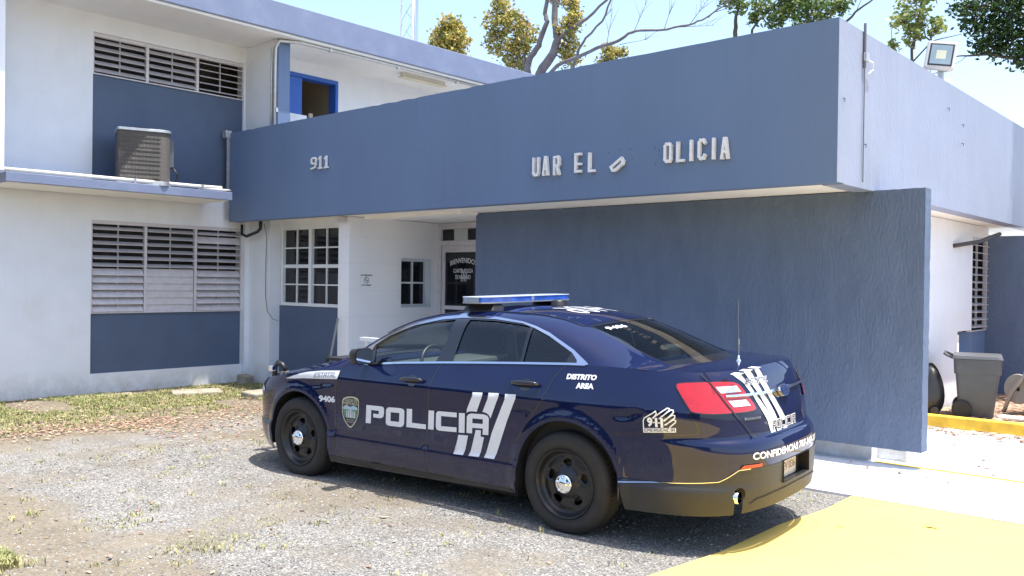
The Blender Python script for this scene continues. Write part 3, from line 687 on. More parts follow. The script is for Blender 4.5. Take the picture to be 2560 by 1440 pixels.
# floodlight on the side fascia
fl = empty('floodlight', (-3.22, 11.3, 4.165), label='white square floodlight with a black-rimmed lens on the side fascia', cat='floodlight')
fl.rotation_euler = (0, 0, R(-2))
rot = Euler((R(62), R(6), R(30))).to_matrix()
hd = MB(); hd.box((-.19, -.20, -.05), (.19, .20, .04)); ho = hd.build('housing', mat('white_enamel', (.55, .54, .53), .4), fl, bevel=.03, seg=3)
ho.location = (.02, -.08, .34); ho.rotation_euler = (R(80), R(0), R(24)); ho.scale = (.88, .88, .88); ho.rotation_euler = (Matrix.Rotation(R(24), 3, 'Z')@Matrix.Rotation(R(80), 3, 'X')@Matrix.Rotation(R(-9), 3, 'Z')).to_euler()
w = MB(); w.box((-.15, -.155, .041), (.15, .155, .047)); w.build('rim', M['black'], ho, bevel=.002)
w = MB(); w.add([(-.13, -.135, .049), (.13, -.135, .049), (.13, .135, .049), (-.13, .135, .049), (-.06, -.06, .0485), (.06, -.06, .0485), (.06, .06, .0485), (-.06, .06, .0485)], [(0, 1, 5, 4), (1, 2, 6, 5), (2, 3, 7, 6), (3, 0, 4, 7)]); w.build('reflector', mat('lamp_reflector', (.26, .34, .38), .25, metal=.2), ho)
w = MB(); w.box((-.06, -.06, .048), (.06, .06, .0495)); w.build('led_plate', mat('led_plate', (.55, .55, .42), .4), ho)
w = MB(); w.box((-.03, -.03, 0), (.03, .03, .22)); w.tube([(-.11, -.05, .26), (-.11, -.02, .16), (.11, -.02, .16), (.11, -.05, .26)], .010, 8); w.build('bracket', M['galv'], fl)
w = MB(); w.lathe([(.0, .1), (.04, .1), (.045, .05), (.04, 0), (0, 0)], 'z', c=(.02, .13, 0), n=14); w.build('photocell', M['frame'], fl, smooth=True)
# conduit and socket on the side fascia
cf = empty('wall_conduit', (-3.085, 8.45, 2.72), label='thin grey conduit running down the sunlit side fascia by the corner', cat='conduit')
w = MB(); w.tube([(0, 0, 0.02), (0, 0, .5), (0, 0, 1.1)], .006, 6); w.tube([(0, 0, 1.1), (0, 0, 1.52)], .014, 8); w.build('pipe', mat('weathered_grey_metal', (.13, .14, .17), .6), cf)
w = MB(); w.box((-.0, -.03, 1.16), (.03, .05, 1.24)); w.build('socket_box', M['galv'], cf, bevel=.004)
w = MB(); w.tube([(.02, .04, 1.18), (.03, .13, 1.17), (.025, .16, 1.11), (.02, .10, 1.08), (.02, .05, 1.05)], .006, 6); w.build('lead', M['frame'], cf)
for y, z in ((11.15, 3.86), (11.75, 3.75), (11.75, 3.52), (7.96, 3.45), (8.5, 3.1)):
    w = MB(); w.box((-3.105, y, z), (-3.075, y+.009, z+.008)); w.box((-3.083, y, z-.03), (-3.075, y+.009, z+.0005)); part(w, 'wall_hook', M['sunlit_blue'])
pipe_run('drain_pipe', [(-3.58, 13.3, 2.34), (-3.4, 13.9, 2.42), (-3.31, 14.6, 2.56)], .03, mat('dark_iron', (.06, .055, .06), .5), 'dark iron stay under the fascia above the bins', 'pipe')
# metal letters on the parapet
LM = mat('aged_channel_letter', (.78, .78, .78), .3, metal=0, var=.10, vscale=30, dirt=(.34, .33, .32), dscale=22, dlo=.55, dhi=.78)
def letter3d(ch, x0, x1, z0, z1, t, label, rot_=0, font=False, dep=.042):
    W2, H2 = (x1-x0)*(.84 if dep > .04 and ch != 'I' else 1), (z1-z0)*1.03
    if font:
        v_, f_, _ = text_mesh(ch, 0); V2 = [((a_-.5)*W2, (b_-.5)*H2) for a_, b_ in v_]
    else:
        L_ = {'U': [[(0, 1), (0, .12), (.2, 0), (.8, 0), (1, .12), (1, 1)]], 'A': [[(0, 0), (.42, 1), (.58, 1), (1, 0)], [(.2, .33), (.8, .33)]], 'R': [[(0, 0), (0, 1), (.8, 1), (1, .88), (1, .58), (.8, .48), (0, .48)], [(.5, .48), (1, 0)]],
              'E': [[(1, 1), (0, 1), (0, 0), (1, 0)], [(0, .42), (1, .42)]], 'L': [[(0, 1), (0, 0), (1, 0)]], 'O': [[(0, .12), (0, .88), (.25, 1), (.75, 1), (1, .88), (1, .12), (.75, 0), (.25, 0), (0, .12)]],
              'I': [[(.5, 0), (.5, 1)]], 'C': [[(1, .85), (.75, 1), (.25, 1), (0, .88), (0, .12), (.25, 0), (.75, 0), (1, .15)]], 'D': [[(0, 0), (0, 1), (.7, 1), (1, .85), (1, .15), (.7, 0), (0, 0)]],
              '9': [[(.0, 0), (.75, .12), (1, .4), (1, .85), (.75, 1), (.25, 1), (0, .85), (0, .6), (.25, .48), (.8, .48), (1, .6)]], '1': [[(.2, .85), (.55, 1), (.55, 0)], [(.15, 0), (.95, 0)]]}[ch]
        w_, h_ = W2-t, H2-t
        Q = strokes([[((a_-.5)*w_, (b_-.5)*h_) for a_, b_ in l_] for l_ in L_], t)
        V2, f_ = cdt(Q, step=.5)
    used = sorted({i for q in f_ for i in q}); mp = {k: i for i, k in enumerate(used)}
    V2 = [V2[i] for i in used]; f_ = [tuple(mp[i] for i in q) for q in f_]
    ec = {}
    for q in f_:
        for i in range(len(q)):
            e_ = (q[i], q[(i+1) % len(q)]); ec[e_] = 1
    n0 = len(V2); VV = [(a_, -dep, b_) for a_, b_ in V2]+[(a_*.98, 0, b_) for a_, b_ in V2]; FF = [tuple(q) for q in f_]+[tuple(n0+i for i in reversed(q)) for q in f_]
    for a_, b_ in list(ec):
        if (b_, a_) not in ec: FF.append((b_, a_, n0+a_, n0+b_))
    o = mesh('metal_letter', VV, FF, LM); o.location = ((x0+x1)/2, 7.849-.010, (z0+z1)/2)
    # stand-off pins
    o.rotation_euler = (0, rot_, 0)
    return tag(o, label, 'letter', 'metal letters on the parapet')
for (ch, x0, x1, z0, z1), lab in zip([('U', -6.65, -6.533, 2.984, 3.192), ('A', -6.50, -6.395, 2.979, 3.195), ('R', -6.34, -6.232, 2.974, 3.184), ('E', -6.037, -5.929, 2.98, 3.19), ('L', -5.847, -5.745, 2.972, 3.181), ('O', -4.885, -4.775, 2.999, 3.194), ('L', -4.736, -4.630, 2.993, 3.194), ('I', -4.590, -4.530, 2.992, 3.198), ('C', -4.490, -4.385, 2.997, 3.197), ('I', -4.340, -4.280, 2.989, 3.194), ('A', -4.240, -4.135, 2.981, 3.189)],
        ['letter U, first of the metal wall letters', 'letter A between the U and the R', 'letter R to the right of UA', 'letter E standing alone before the L', 'letter L just left of the tilted D', 'letter O, first of the right-hand word', 'letter L after the O', 'letter I between the L and the C', 'letter C between two letters I', 'letter I just before the last A', 'letter A, last of the right-hand word']):
    letter3d(ch, x0, x1, z0, z1, .027, 'white metal '+lab)
letter3d('D', -5.503, -5.403, 2.93, 3.11, .027, 'white metal letter D hanging crooked between the two words', R(57))
for (ch, x0, x1, z0, z1), lab in zip([('9', -10.97, -10.84, 3.384, 3.557), ('1', -10.80, -10.70, 3.381, 3.56), ('1', -10.655, -10.555, 3.381, 3.553)], ['metal figure 9 of the number on the left of the parapet', 'metal figure 1 in the middle of the number 911', 'metal figure 1 at the end of the number 911']):
    letter3d(ch, x0, x1, z0, z1, .021, 'white '+lab, dep=.03)
# fixing holes and dirty ghosts where letters have dropped off
HOLE = mat('dark_fixing_hole', (.012, .014, .02), .8)
for x, z in ((-6.70, 3.16), (-6.70, 3.07), (-6.70, 2.98), (-6.10, 3.17), (-6.10, 3.0), (-5.44, 3.19), (-5.30, 3.18), (-5.29, 3.08), (-5.01, 3.17), (-4.96, 3.13), (-5.0, 3.0), (-5.60, 3.17)):
    w = MB(); w.lathe([(0, -.001), (.0055, -.001), (.006, 0)], 'y', c=(x, 7.849, z), n=10); part(w, 'fixing_hole', HOLE)
# bits on the upper gallery
w = MB(); w.box((-.012, 0, 0), (.012, .34, 1.5), Euler((0, R(-6), 0)).to_matrix(), (0, 0, 0)); b0 = w.build('board', mat('pale_board', (.68, .70, .74), .6, dirt=(.28, .32, .36), dscale=4)); b0.location = (-12.75, 8.75, 3.1)
tag(b0, 'pale board leaning beside the blue upstairs door', 'board')
w = MB(); w.box((-.02, 0, 0), (.02, .07, 1.55), Euler((0, R(-7), R(4))).to_matrix(), (0, 0, 0)); b0 = w.build('plank', mat('old_plank', (.40, .32, .25), .8)); b0.location = (-12.70, 9.14, 3.1)
tag(b0, 'narrow weathered plank leaning in front of the blue upstairs door', 'plank')

# ---- bin, tub and hose reel beside the return wall
bn = empty('wheelie_bin', (-3.02, 12.28, .13), (0, 0, R(14)), 'grey wheeled rubbish bin standing behind the yellow kerb', 'bin')
GB = mat('grey_bin_plastic', (.06, .065, .07), .5, var=.12, vscale=4, dirt=(.22, .18, .13), dscale=3, dlo=.62, dhi=.9)
def frustum(a_, b_, z0, z1, r_=.05, off=(0, 0)):
    P0_, P1_ = rrect(a_[0], a_[1], r_), rrect(b_[0], b_[1], r_); n0 = len(P0_)
    m_ = MB(); m_.add([(x, y, z0) for x, y in P0_]+[(x+off[0], y+off[1], z1) for x, y in P1_], [(i, (i+1) % n0, n0+(i+1) % n0, n0+i) for i in range(n0)]+[tuple(range(n0-1, -1, -1)), tuple(range(n0, 2*n0))]); return m_
frustum((.19, .22), (.245, .28), .0, .55, off=(.01, 0)).build('lower_body', GB, bn)
b1_ = frustum((.26, .295), (.27, .31), .55, .74); b1_.v = [(x+.01, y, z) for x, y, z in b1_.v]; b1_.build('upper_body', GB, bn, bevel=.01)
b1_ = frustum((.285, .325), (.27, .31), .74, .785); b1_.v = [(x+.01, y, z) for x, y, z in b1_.v]; b1_.build('lid', mat('bin_lid_plastic', (.10, .105, .11), .38, var=.1), bn, bevel=.014)
w = MB(); w.tube([(-.26, -.2, .74), (-.36, -.2, .79), (-.36, .2, .79), (-.26, .2, .74)], .018, 8); w.build('handle', GB, bn, smooth=True)
for s_ in (-1, 1):
    w = MB(); w.lathe([(0, -.03), (.1, -.03), (.115, -.015), (.115, .015), (.1, .03), (0, .03)], 'y', c=(-.16, s_*.25, .11), n=24); w.build('wheel', M['rubber'], bn, smooth=False)
tb = empty('plastic_tub', (-3.46, 12.0, .13), (0, 0, R(0)), 'black plastic barrow tub leaning upright against the white wall', 'tub')
tv = []; tf = []; n0 = 20
prof = [(0, .0, 1), (.05, .03, 1.0), (.10, .06, .82), (.12, .06, .4)]
def egg(k): 
    a_ = 2*math.pi*k/24; x = math.sin(a_); z = math.cos(a_); return (.155*x*(1-.25*z), .33+.33*z)
ring0 = [egg(k) for k in range(24)]
w = MB()
for dpt, sc in ((.0, 1.0), (.02, 1.02), (.03, .93), (-.07, .75), (-.09, .4)):
    tv.append([(dpt*-1, x*sc, (z-.33)*sc+.33) for x, z in ring0])
vv = [q for r_ in tv for q in r_]; ff = [(i*24+k, i*24+(k+1) % 24, (i+1)*24+(k+1) % 24, (i+1)*24+k) for i in range(4) for k in range(24)]+[tuple(range(4*24, 5*24))]
w.add([(x*1.0+.02, y, z) for x, y, z in vv], ff)
o = w.build('shell', M['black'], tb, smooth=True); o.rotation_euler = (0, R(-6), R(-50))
w = MB(); w.lathe([(0, -.02), (.05, -.02), (.055, 0), (.05, .02), (0, .02)], 'y', c=(.06, -.10, .06), n=16); w.build('wheel', M['black'], tb)
hrx = empty('hose_reel', (-2.50, 12.95, .13), (0, 0, R(-25)), 'beige garden hose reel cart at the right edge behind the bin', 'hose reel')
HM = mat('beige_reel_plastic', (.42, .40, .37), .5, var=.08)
for s_ in (-1, 1):
    w = MB(); w.lathe([(.03, -.012), (.17, -.014), (.19, -.02), (.195, 0), (.19, .02), (.17, .014), (.03, .012), (.03, -.012)], 'y', c=(-.10, s_*.17, .33), n=28); w.build('disc', HM, hrx, smooth=True)
    w = MB(); w.tube([(-.28, s_*.21, .0), (-.16, s_*.21, .30), (.02, s_*.21, .52), (.12, s_*.21, .85)], .026, 8); w.tube([(.02, s_*.21, .5), (.14, s_*.21, .25), (.18, s_*.21, .0)], .024, 8); w.build('side_frame', HM, hrx, smooth=True)
    w = MB(); w.lathe([(.03, -.02), (.10, -.025), (.115, 0), (.10, .025), (.03, .02)], 'y', c=(.16, s_*.25, .115), n=24); w.build('wheel', HM, hrx, smooth=True)
w = MB(); w.tube([(.12, -.21, .85), (.12, .21, .85)], .02, 8); w.build('handle', HM, hrx, smooth=True)
w = MB(); w.lathe([(.0, -.16), (.05, -.16), (.12, -.12), (.13, 0), (.12, .12), (.05, .16), (0, .16)], 'y', c=(-.10, 0, .33), n=20); w.build('hose_coil', mat('green_hose', (.05, .10, .06), .5, bstr=1, bscale=80), hrx, smooth=True)
w = MB(); w.box((-.14, -.09, 0), (.14, .09, .05)); sb = w.build('white_stone', mat('white_stone', (.62, .60, .55), .8, bstr=.5), bevel=.02); sb.location = (-2.62, 12.25, .13)
tag(sb, 'pale flat stone on the leaf-strewn bed right of the bin', 'stone')
# concrete scraps beside the left wall
for (x, y, sx_, sy_, h_, rz, lab) in ((-12.45, 6.85, .16, .36, .045, -20, 'pale concrete slab half buried in grass beside the wall'), (-12.95, 5.75, .12, .40, .02, 4, 'low flat concrete slab in the grass, further left along the wall'), (-13.02, 8.02, .11, .1, .16, 3, 'grey concrete block at the foot of the corner pilaster'), (-11.45, 7.35, .16, .28, .09, 8, 'brown concrete block in the grass just left of the car')):
    w = MB(); w.box((-sx_, -sy_, -.05), (sx_, sy_, h_)); o = w.build('concrete_block', M['conc'] if h_ > .04 else M['conc'], bevel=.02); o.location = (x, y, 0); o.rotation_euler = (0, R(4), R(rz))
    tag(o, lab, 'concrete block')
# ================================================================= ground cover
def blade_mat(name, c0, c1, c2):
    m, nt, bs = nodes(name); v_ = coords(nt)
    c_ = ramp(nt, noise(nt, v_, 9, 2), [(.3, c0), (.5, c1), (.7, c2)])
    nt.links.new(c_, bs.inputs['Base Color']); bs.inputs['Roughness'].default_value = .6
    return m
rng = random.Random(11)
def blades(spots, name, m, label=None):
    V, F = [], []
    for x, y, h, n, sp in spots:
        for _ in range(n):
            a_ = rng.random()*6.283; d = sp*math.sqrt(rng.random()); bx, by = x+d*math.cos(a_), y+d*math.sin(a_)
            hh = h*(.5+.8*rng.random()); le = hh*(.3+.9*rng.random()); t_ = rng.random()*6.283; wd = .0022+.002*rng.random()
            px, py = -math.sin(t_)*wd, math.cos(t_)*wd; tx_, ty_ = math.cos(t_)*le, math.sin(t_)*le; z0 = gz(bx, by)-.002
            n0 = len(V); V += [(bx-px, by-py, z0), (bx+px, by+py, z0), (bx+px+tx_*.4, by+py+ty_*.4, z0+hh*.7), (bx-px+tx_*.4, by-py+ty_*.4, z0+hh*.7), (bx+tx_, by+ty_, z0+hh)]
            F += [(n0, n0+1, n0+2, n0+3), (n0+3, n0+2, n0+4)]
    return tag(mesh(name, V, F, m), label, kind='stuff')
G1 = blade_mat('grass_blades', (.12, .15, .045), (.28, .29, .10), (.44, .40, .20))
G2 = blade_mat('dry_grass_blades', (.18, .21, .07), (.34, .33, .13), (.48, .41, .22))
sp = []
for _ in range(7000):   # strip along the wall
    y = 3.2+5.0*rng.random(); x = -13.3+2.75*rng.random()**1.1
    dens_ = 1 if x < -11.2-.25*(y-4)*.0 else .35
    if math.sin(x*2.1+y*1.3)+math.sin(y*3.7-x) < -1.1: continue
    if rng.random() < dens_*(1 if x > -12.9 or y < 6.2 else .4): sp.append((x, y, .032, 7, .05))
blades(sp, 'grass', G1, 'short patchy grass growing along the foot of the left wall')
sp = []
tufts = [(-6.33, 2.81, .05, .2), (-6.12, 4.1, .03, .12), (-5.79, 3.41, .03, .12), (-5.09, 2.7, .045, .07), (-5.21, 3.03, .06, .10), (-5.35, 2.89, .06, .12), (-5.33, 3.23, .06, .10), (-5.22, 3.82, .05, .06), (-5.54, 3.65, .04, .10), (-7.45, 3.91, .03, .12), (-8.48, 3.76, .03, .16), (-7.62, 4.23, .03, .10), (-6.49, 3.12, .03, .12), (-5.02, 3.22, .07, .03), (-4.2, 4.14, .05, .04), (-4.99, 4.12, .03, .07), (-10.1, 4.73, .08, .10), (-5.28, 2.98, .05, .22), (-5.1, 3.35, .03, .2), (-5.5, 3.0, .03, .2), (-6.25, 2.88, .05, .12), (-8.6, 4.3, .02, .2), (-7.9, 4.5, .02, .15), (-6.9, 3.6, .02, .12), (-4.6, 3.7, .02, .1), (-3.1, 7.1, .03, .2), (-3.0, 6.9, .02, .12), (-4.3, 3.85, .02, .12), (-5.9, 4.0, .02, .15)]
for x, y, h, r_ in tufts: sp.append((x, y, h*.42, int(52*r_/.1), r_*1.15)); 
for _ in range(260):
    x = -10.5+8*rng.random(); y = 1.5+5.2*rng.random()
    if x > -3: continue
    sp.append((x, y, .018+.02*rng.random(), int(4+14*rng.random()), .03+.05*rng.random()))
for _ in range(420): sp.append((-5.72-.5*rng.random(), 1.65+.38*rng.random()*1.0, .045, 9, .05))
blades(sp, 'weed_tufts', G2, 'scattered green and straw coloured weed tufts in the gravel')
# loose stones
def stones():
    V, F = [], []
    base = [(1, 0, 0), (-1, 0, 0), (0, 1, 0), (0, -1, 0), (0, 0, 1), (.6, .6, .5), (-.6, .5, .55), (.5, -.6, .6), (-.55, -.6, .45)]
    fc = [(0, 5, 7), (0, 2, 5), (2, 6, 5), (2, 1, 6), (1, 8, 6), (1, 3, 8), (3, 7, 8), (3, 0, 7), (5, 6, 4), (6, 8, 4), (8, 7, 4), (7, 5, 4)]
    k = 0
    while k < 42000:
        # denser towards the camera
        t_ = rng.random(); D = 2.4*(3.6/1)**t_*1.15; a_ = R(41.6+(-31+62*rng.random()))
        x, y = -math.sin(a_)*D, math.cos(a_)*D
        if x > -2.78 or y > 7.3 or x < -10.6: continue
        if math.sin(x*.9+1)*math.sin(y*1.3) > .55 and rng.random() < .7: k += 1; continue
        s_ = (.0030+.0060*rng.random()**3)*(.8+.05*D); q = rng.random()*6.28; c_, s2 = math.cos(q), math.sin(q); ax, ay, az = s_*(.7+.6*rng.random()), s_*(.7+.6*rng.random()), s_*(.45+.4*rng.random())
        n0 = len(V); z0 = gz(x, y)
        for (p_, q_, r_) in base: V.append((x+(p_*ax*c_-q_*ay*s2), y+(p_*ax*s2+q_*ay*c_), z0+r_*az))
        F += [tuple(n0+i for i in f_) for f_ in fc]; k += 1
    me = bpy.data.meshes.new('gravel_stones'); me.from_pydata(V, [], F)
    o = bpy.data.objects.new('gravel_stones', me); link(o)
    m, nt, bs = nodes('loose_stone'); oi = nt.nodes.new('ShaderNodeNewGeometry')
    c_ = ramp(nt, oi.outputs['Random Per Island'], [(0, (.03, .03, .03)), (.15, (.12, .12, .12)), (.5, (.21, .205, .195)), (.9, (.30, .29, .275)), (1, (.48, .47, .45))])
    nt.links.new(c_, bs.inputs['Base Color']); bs.inputs['Roughness'].default_value = .8
    me.materials.append(m); return tag(o, 'loose grey gravel stones covering the lot', kind='stuff')
stones()
def leaves(area, name, label, size=.05):
    V, F = [], []
    for x, y, z in area:
        a_ = rng.random()*6.28; s_ = size*(.5+.8*rng.random()); w_ = s_*.42; t1, t2 = (rng.random()-.5)*.9, (rng.random()-.5)*.9
        c_, s2 = math.cos(a_), math.sin(a_); n0 = len(V)
        for u, v_ in ((-1, 0), (-.3, -1), (.5, -.7), (1, 0), (.5, .7), (-.3, 1)):
            dx, dy = u*s_, v_*w_
            V.append((x+dx*c_-dy*s2, y+dx*s2+dy*c_, z+.006+abs(dx*t1+dy*t2)*.6+.25*s_*(v_*v_)*rng.random()))
        F.append(tuple(range(n0, n0+6)))
    o = mesh(name, V, F, LEAFM); return tag(o, label, kind='stuff')
LEAFM, nt, bs = nodes('fallen_leaf'); oi = nt.nodes.new('ShaderNodeNewGeometry')
c_ = ramp(nt, oi.outputs['Random Per Island'], [(0, (.12, .065, .04)), (.3, (.27, .15, .10)), (.6, (.38, .24, .17)), (.85, (.48, .35, .25)), (1, (.52, .45, .26))])
nt.links.new(c_, bs.inputs['Base Color']); bs.inputs['Roughness'].default_value = .75
pts = []
for _ in range(1500):   # drift on the left
    t_ = rng.random(); y = 2.8+2.6*t_; x = -10.75+.35*t_+rng.gauss(0, .30)
    pts.append((x, y, gz(x, y)+.004))
for _ in range(1500):
    y = 4.6+2.6*rng.random(); x = -9.9+rng.gauss(0, .8); pts.append((x, y, gz(x, y)))
for _ in range(1100):
    x = -13.2+3*rng.random(); y = 3+5*rng.random(); pts.append((x, y, .02))
for _ in range(170):
    x = -9+6*rng.random(); y = 1.6+5*rng.random(); pts.append((x, y, gz(x, y)))
pts += [(-5.62, 2.25, .01), (-5.60, 2.32, .015), (-5.48, 2.45, .01)]
leaves(pts, 'fallen_leaves', 'brown fallen leaves drifted across the gravel near the left wall', .027)
pts = []
for _ in range(1500): pts.append((-3.4+2.6*rng.random(), 11.88+3.1*rng.random(), .135))
for _ in range(420): x = -3.5+2.4*rng.random(); pts.append((x, 11.66-abs(rng.gauss(0, .35)), .026))
for _ in range(90): pts.append((-3.3+2.2*rng.random(), 8.4+3*rng.random(), .026))
for _ in range(9): pts.append((-2.6+2*rng.random(), 4+3*rng.random(), .02))
leaves(pts, 'fallen_leaves', 'brown fallen leaves on the planting bed and around the yellow kerb', .045)

# ================================================================= trees
def leaf_mat(name, cols):
    m, nt, bs = nodes(name); oi = nt.nodes.new('ShaderNodeNewGeometry')
    n = len(cols); c_ = ramp(nt, oi.outputs['Random Per Island'], [(i/(n-1), c) for i, c in enumerate(cols)])
    nt.links.new(c_, bs.inputs['Base Color']); bs.inputs['Roughness'].default_value = .5
    tr = nt.nodes.new('ShaderNodeBsdfTranslucent'); nt.links.new(c_, tr.inputs[0]); mx = nt.nodes.new('ShaderNodeMixShader'); mx.inputs[0].default_value = .35
    nt.links.new(bs.outputs[0], mx.inputs[1]); nt.links.new(tr.outputs[0], mx.inputs[2]); nt.links.new(mx.outputs[0], nt.nodes['Material Output'].inputs[0]); return m
BARK = mat('grey_bark', (.19, .165, .15), .85, var=.25, vscale=4, bstr=.6, bscale=12, bdist=.03)
DBARK = mat('dark_bark', (.10, .08, .065), .85, var=.25, vscale=4, bstr=.5, bscale=12, bdist=.03)
def crown(clusters, m, parent, leaf=.10, dens_=1., name='crown', seed=1):
    """clusters: x, y, z, radius. Leaf-sized faces grouped in sprigs on irregular shells"""
    g_ = random.Random(seed); V, F = [], []
    for cx, cy, cz, r_ in clusters:
        ns_ = int(30*dens_*(r_/.3)**2)+8
        for _ in range(ns_):
            d = Vector((g_.gauss(0, 1), g_.gauss(0, 1), g_.gauss(0, 1))).normalized()*r_*(.45+.65*g_.random()**.6)
            d.z *= .85; sx_, sy_, sz_ = cx+d.x, cy+d.y, cz+d.z; sr = r_*(.14+.14*g_.random())+.05
            for _ in range(int(7+5*g_.random())):
                o = Vector((g_.gauss(0, 1), g_.gauss(0, 1), g_.gauss(0, 1)))*sr*.6
                c0 = Vector((sx_, sy_, sz_))+o
                ax = Vector((g_.gauss(0, 1), g_.gauss(0, 1), g_.gauss(-.2, .7))).normalized(); bx = ax.orthogonal().normalized(); bx = (Matrix.Rotation(g_.random()*3.1, 3, ax)@bx)
                L = leaf*(.6+.7*g_.random()); n0 = len(V)
                V += [tuple(c0-ax*L*.5), tuple(c0+bx*L*.24), tuple(c0+ax*L*.5), tuple(c0-bx*L*.24)]; F.append((n0, n0+1, n0+2, n0+3))
    return mesh(name, V, F, m, parent)
def tree(name, label, cat, base, limbs, clusters, bark, lm, leaf=.1, dens_=1., seed=1, group=None):
    e = empty(name, base, label=label, cat=cat, group=group); bx = Vector(base)
    t_ = MB(); b_ = MB()
    for i, (pts, r0, r1) in enumerate(limbs):
        n = len(pts); tgt = t_ if i == 0 else b_
        P_ = [Vector(q)-bx for q in pts]; Q, rr = [], []
        for k in range(n-1):
            for j in range(3):
                u = j/3; w_ = P_[k].lerp(P_[k+1], u); Q.append(w_+Vector((random.Random(i*91+k*7+j).uniform(-1, 1), 0, random.Random(i*17+k*5+j).uniform(-1, 1)))*min(r0, .05)*.35*(0 if (j == 0) else 1)); rr.append(r0+(r1-r0)*(k+u)/(n-1))
        Q.append(P_[-1]); rr.append(r1); tgt.tube(Q, [q*.66 for q in rr], 9)
    # twigs carry every clump back to the nearest limb
    tw = random.Random(seed+50); LP = [Vector(q) for pts, r0, r1 in limbs for q in pts]
    for x, y, z, r_ in clusters:
        c_ = Vector((x, y, z)); n_ = min(LP, key=lambda q: (q-c_).length)
        if .15 < (n_-c_).length < 3: m_ = n_.lerp(c_, .5)+Vector((tw.uniform(-.08, .08), 0, -.06)); b_.tube([n_-bx, m_-bx, c_-bx], [.022, .016, .010], 6)
        for _ in range(9):
            d_ = Vector((tw.gauss(0, 1), tw.gauss(0, .6), abs(tw.gauss(.3, .8)))).normalized()*r_*tw.uniform(.7, 1.35)
            b_.tube([c_-bx, c_+d_*.55+Vector((tw.uniform(-.04, .04), 0, tw.uniform(-.04, .04)))-bx, c_+d_-bx], [.010, .006, .003], 5)
    t_.build('trunk', bark, e, smooth=True)
    if b_.v: b_.build('limbs', bark, e, smooth=True)
    if clusters: crown([(x-bx.x, y-bx.y, z-bx.z, r_) for x, y, z, r_ in clusters], lm, e, leaf, dens_, seed=seed)
    return e
AUT = leaf_mat('olive_gold_leaf', [(.08, .11, .025), (.22, .25, .05), (.44, .40, .09), (.64, .50, .12), (.46, .28, .10)])
GRN = leaf_mat('mid_green_leaf', [(.03, .07, .015), (.07, .14, .03), (.16, .24, .05), (.32, .34, .10)])
YEL = leaf_mat('yellow_green_leaf', [(.10, .16, .03), (.22, .30, .06), (.40, .42, .12), (.48, .46, .20)])
DRK = leaf_mat('dark_green_leaf', [(.010, .030, .008), (.02, .055, .012), (.045, .10, .02), (.09, .17, .04)])
tree('leafy_tree', 'small olive and gold tree rising left of the bare limbs behind the left roof', 'tree', (-24.7, 24, 0), [([(-24.7, 24, -.2), (-24.8, 24, 6), (-24.75, 24, 10.6), (-24.7, 24, 11.6)], .22, .04)],
     [(-24.72, 24, 11.72, .42), (-25.0, 24.1, 11.17, .58), (-24.3, 23.9, 10.9, .48), (-25.25, 24, 10.85, .42), (-24.8, 24, 10.3, .7), (-24.55, 24.2, 11.35, .38)], DBARK, AUT, .17, .85, 3)
twr = random.Random(8)
lim = [([(-16.2, 19.2, -.2), (-16.3, 19.1, 4), (-16.3, 19, 7.0), (-15.84, 19, 7.74), (-15.47, 19, 8.09), (-15.32, 19, 8.46), (-15.42, 19, 8.9), (-15.43, 19, 9.5), (-15.3, 19, 10.4)], .26, .10),
       ([(-16.3, 19, 7.0), (-16.41, 19, 7.84), (-16.28, 19, 8.14), (-15.98, 19, 8.4), (-15.92, 19, 8.6), (-15.69, 19, 9.02), (-15.79, 19, 9.24), (-15.7, 19, 9.7), (-15.5, 19, 10.5)], .15, .07),
       ([(-15.34, 19, 8.42), (-14.93, 19, 8.65), (-14.31, 19, 8.84), (-13.68, 19, 9.2), (-13.0, 19, 9.8)], .085, .035),
       ([(-15.6, 18.8, 7.4), (-14.38, 18.5, 7.4), (-14.2, 18.5, 7.89), (-13.98, 18.5, 8.15), (-13.45, 18.5, 8.49), (-13.19, 18.5, 8.98), (-12.9, 18.5, 9.5)], .065, .03),
       ([(-16.0, 18.9, 7.1), (-14.91, 18.5, 7.58), (-14.29, 18.5, 7.69), (-13.61, 18.5, 7.83), (-12.95, 18.5, 7.90), (-12.65, 18.5, 8.03), (-12.32, 18.5, 8.05), (-11.51, 18.5, 7.93), (-10.92, 18.5, 7.93), (-10.55, 18.5, 7.98), (-10.0, 18.5, 8.2), (-9.76, 18.5, 8.35)], .085, .018),
       ([(-16.5, 19, 7.9), (-16.56, 19, 8.31), (-16.82, 19, 8.8), (-17.11, 19, 9.37), (-17.61, 19, 10.0)], .05, .03)]
for (x, z, dx, dz, n) in ((-13.3, 7.86, .1, .9, 5), (-12.5, 8.0, .3, .7, 6), (-11.6, 7.93, .15, .6, 5), (-10.9, 7.93, .5, .6, 7), (-10.4, 8.0, .7, .6, 8), (-10.2, 8.1, .5, .1, 6), (-11.2, 7.93, .9, -.1, 5), (-12.9, 7.8, .8, .02, 5), (-13.6, 8.4, .4, .4, 4)):
    p0 = Vector((x, 18.5, z)); p1 = p0+Vector((dx*.5, .05, dz*.5)); p2 = p0+Vector((dx, .1, dz)); lim.append(([p0, p1, p2], .014, .005))
    for _ in range(n):
        q = p0.lerp(p2, .3+.7*twr.random()); e_ = q+Vector((dx*.3+twr.uniform(-.35, .35), twr.uniform(-.1, .1), dz*.3+twr.uniform(-.05, .3))); lim.append(([q, q.lerp(e_, .5)+Vector((0, 0, .02)), e_], .007, .003))
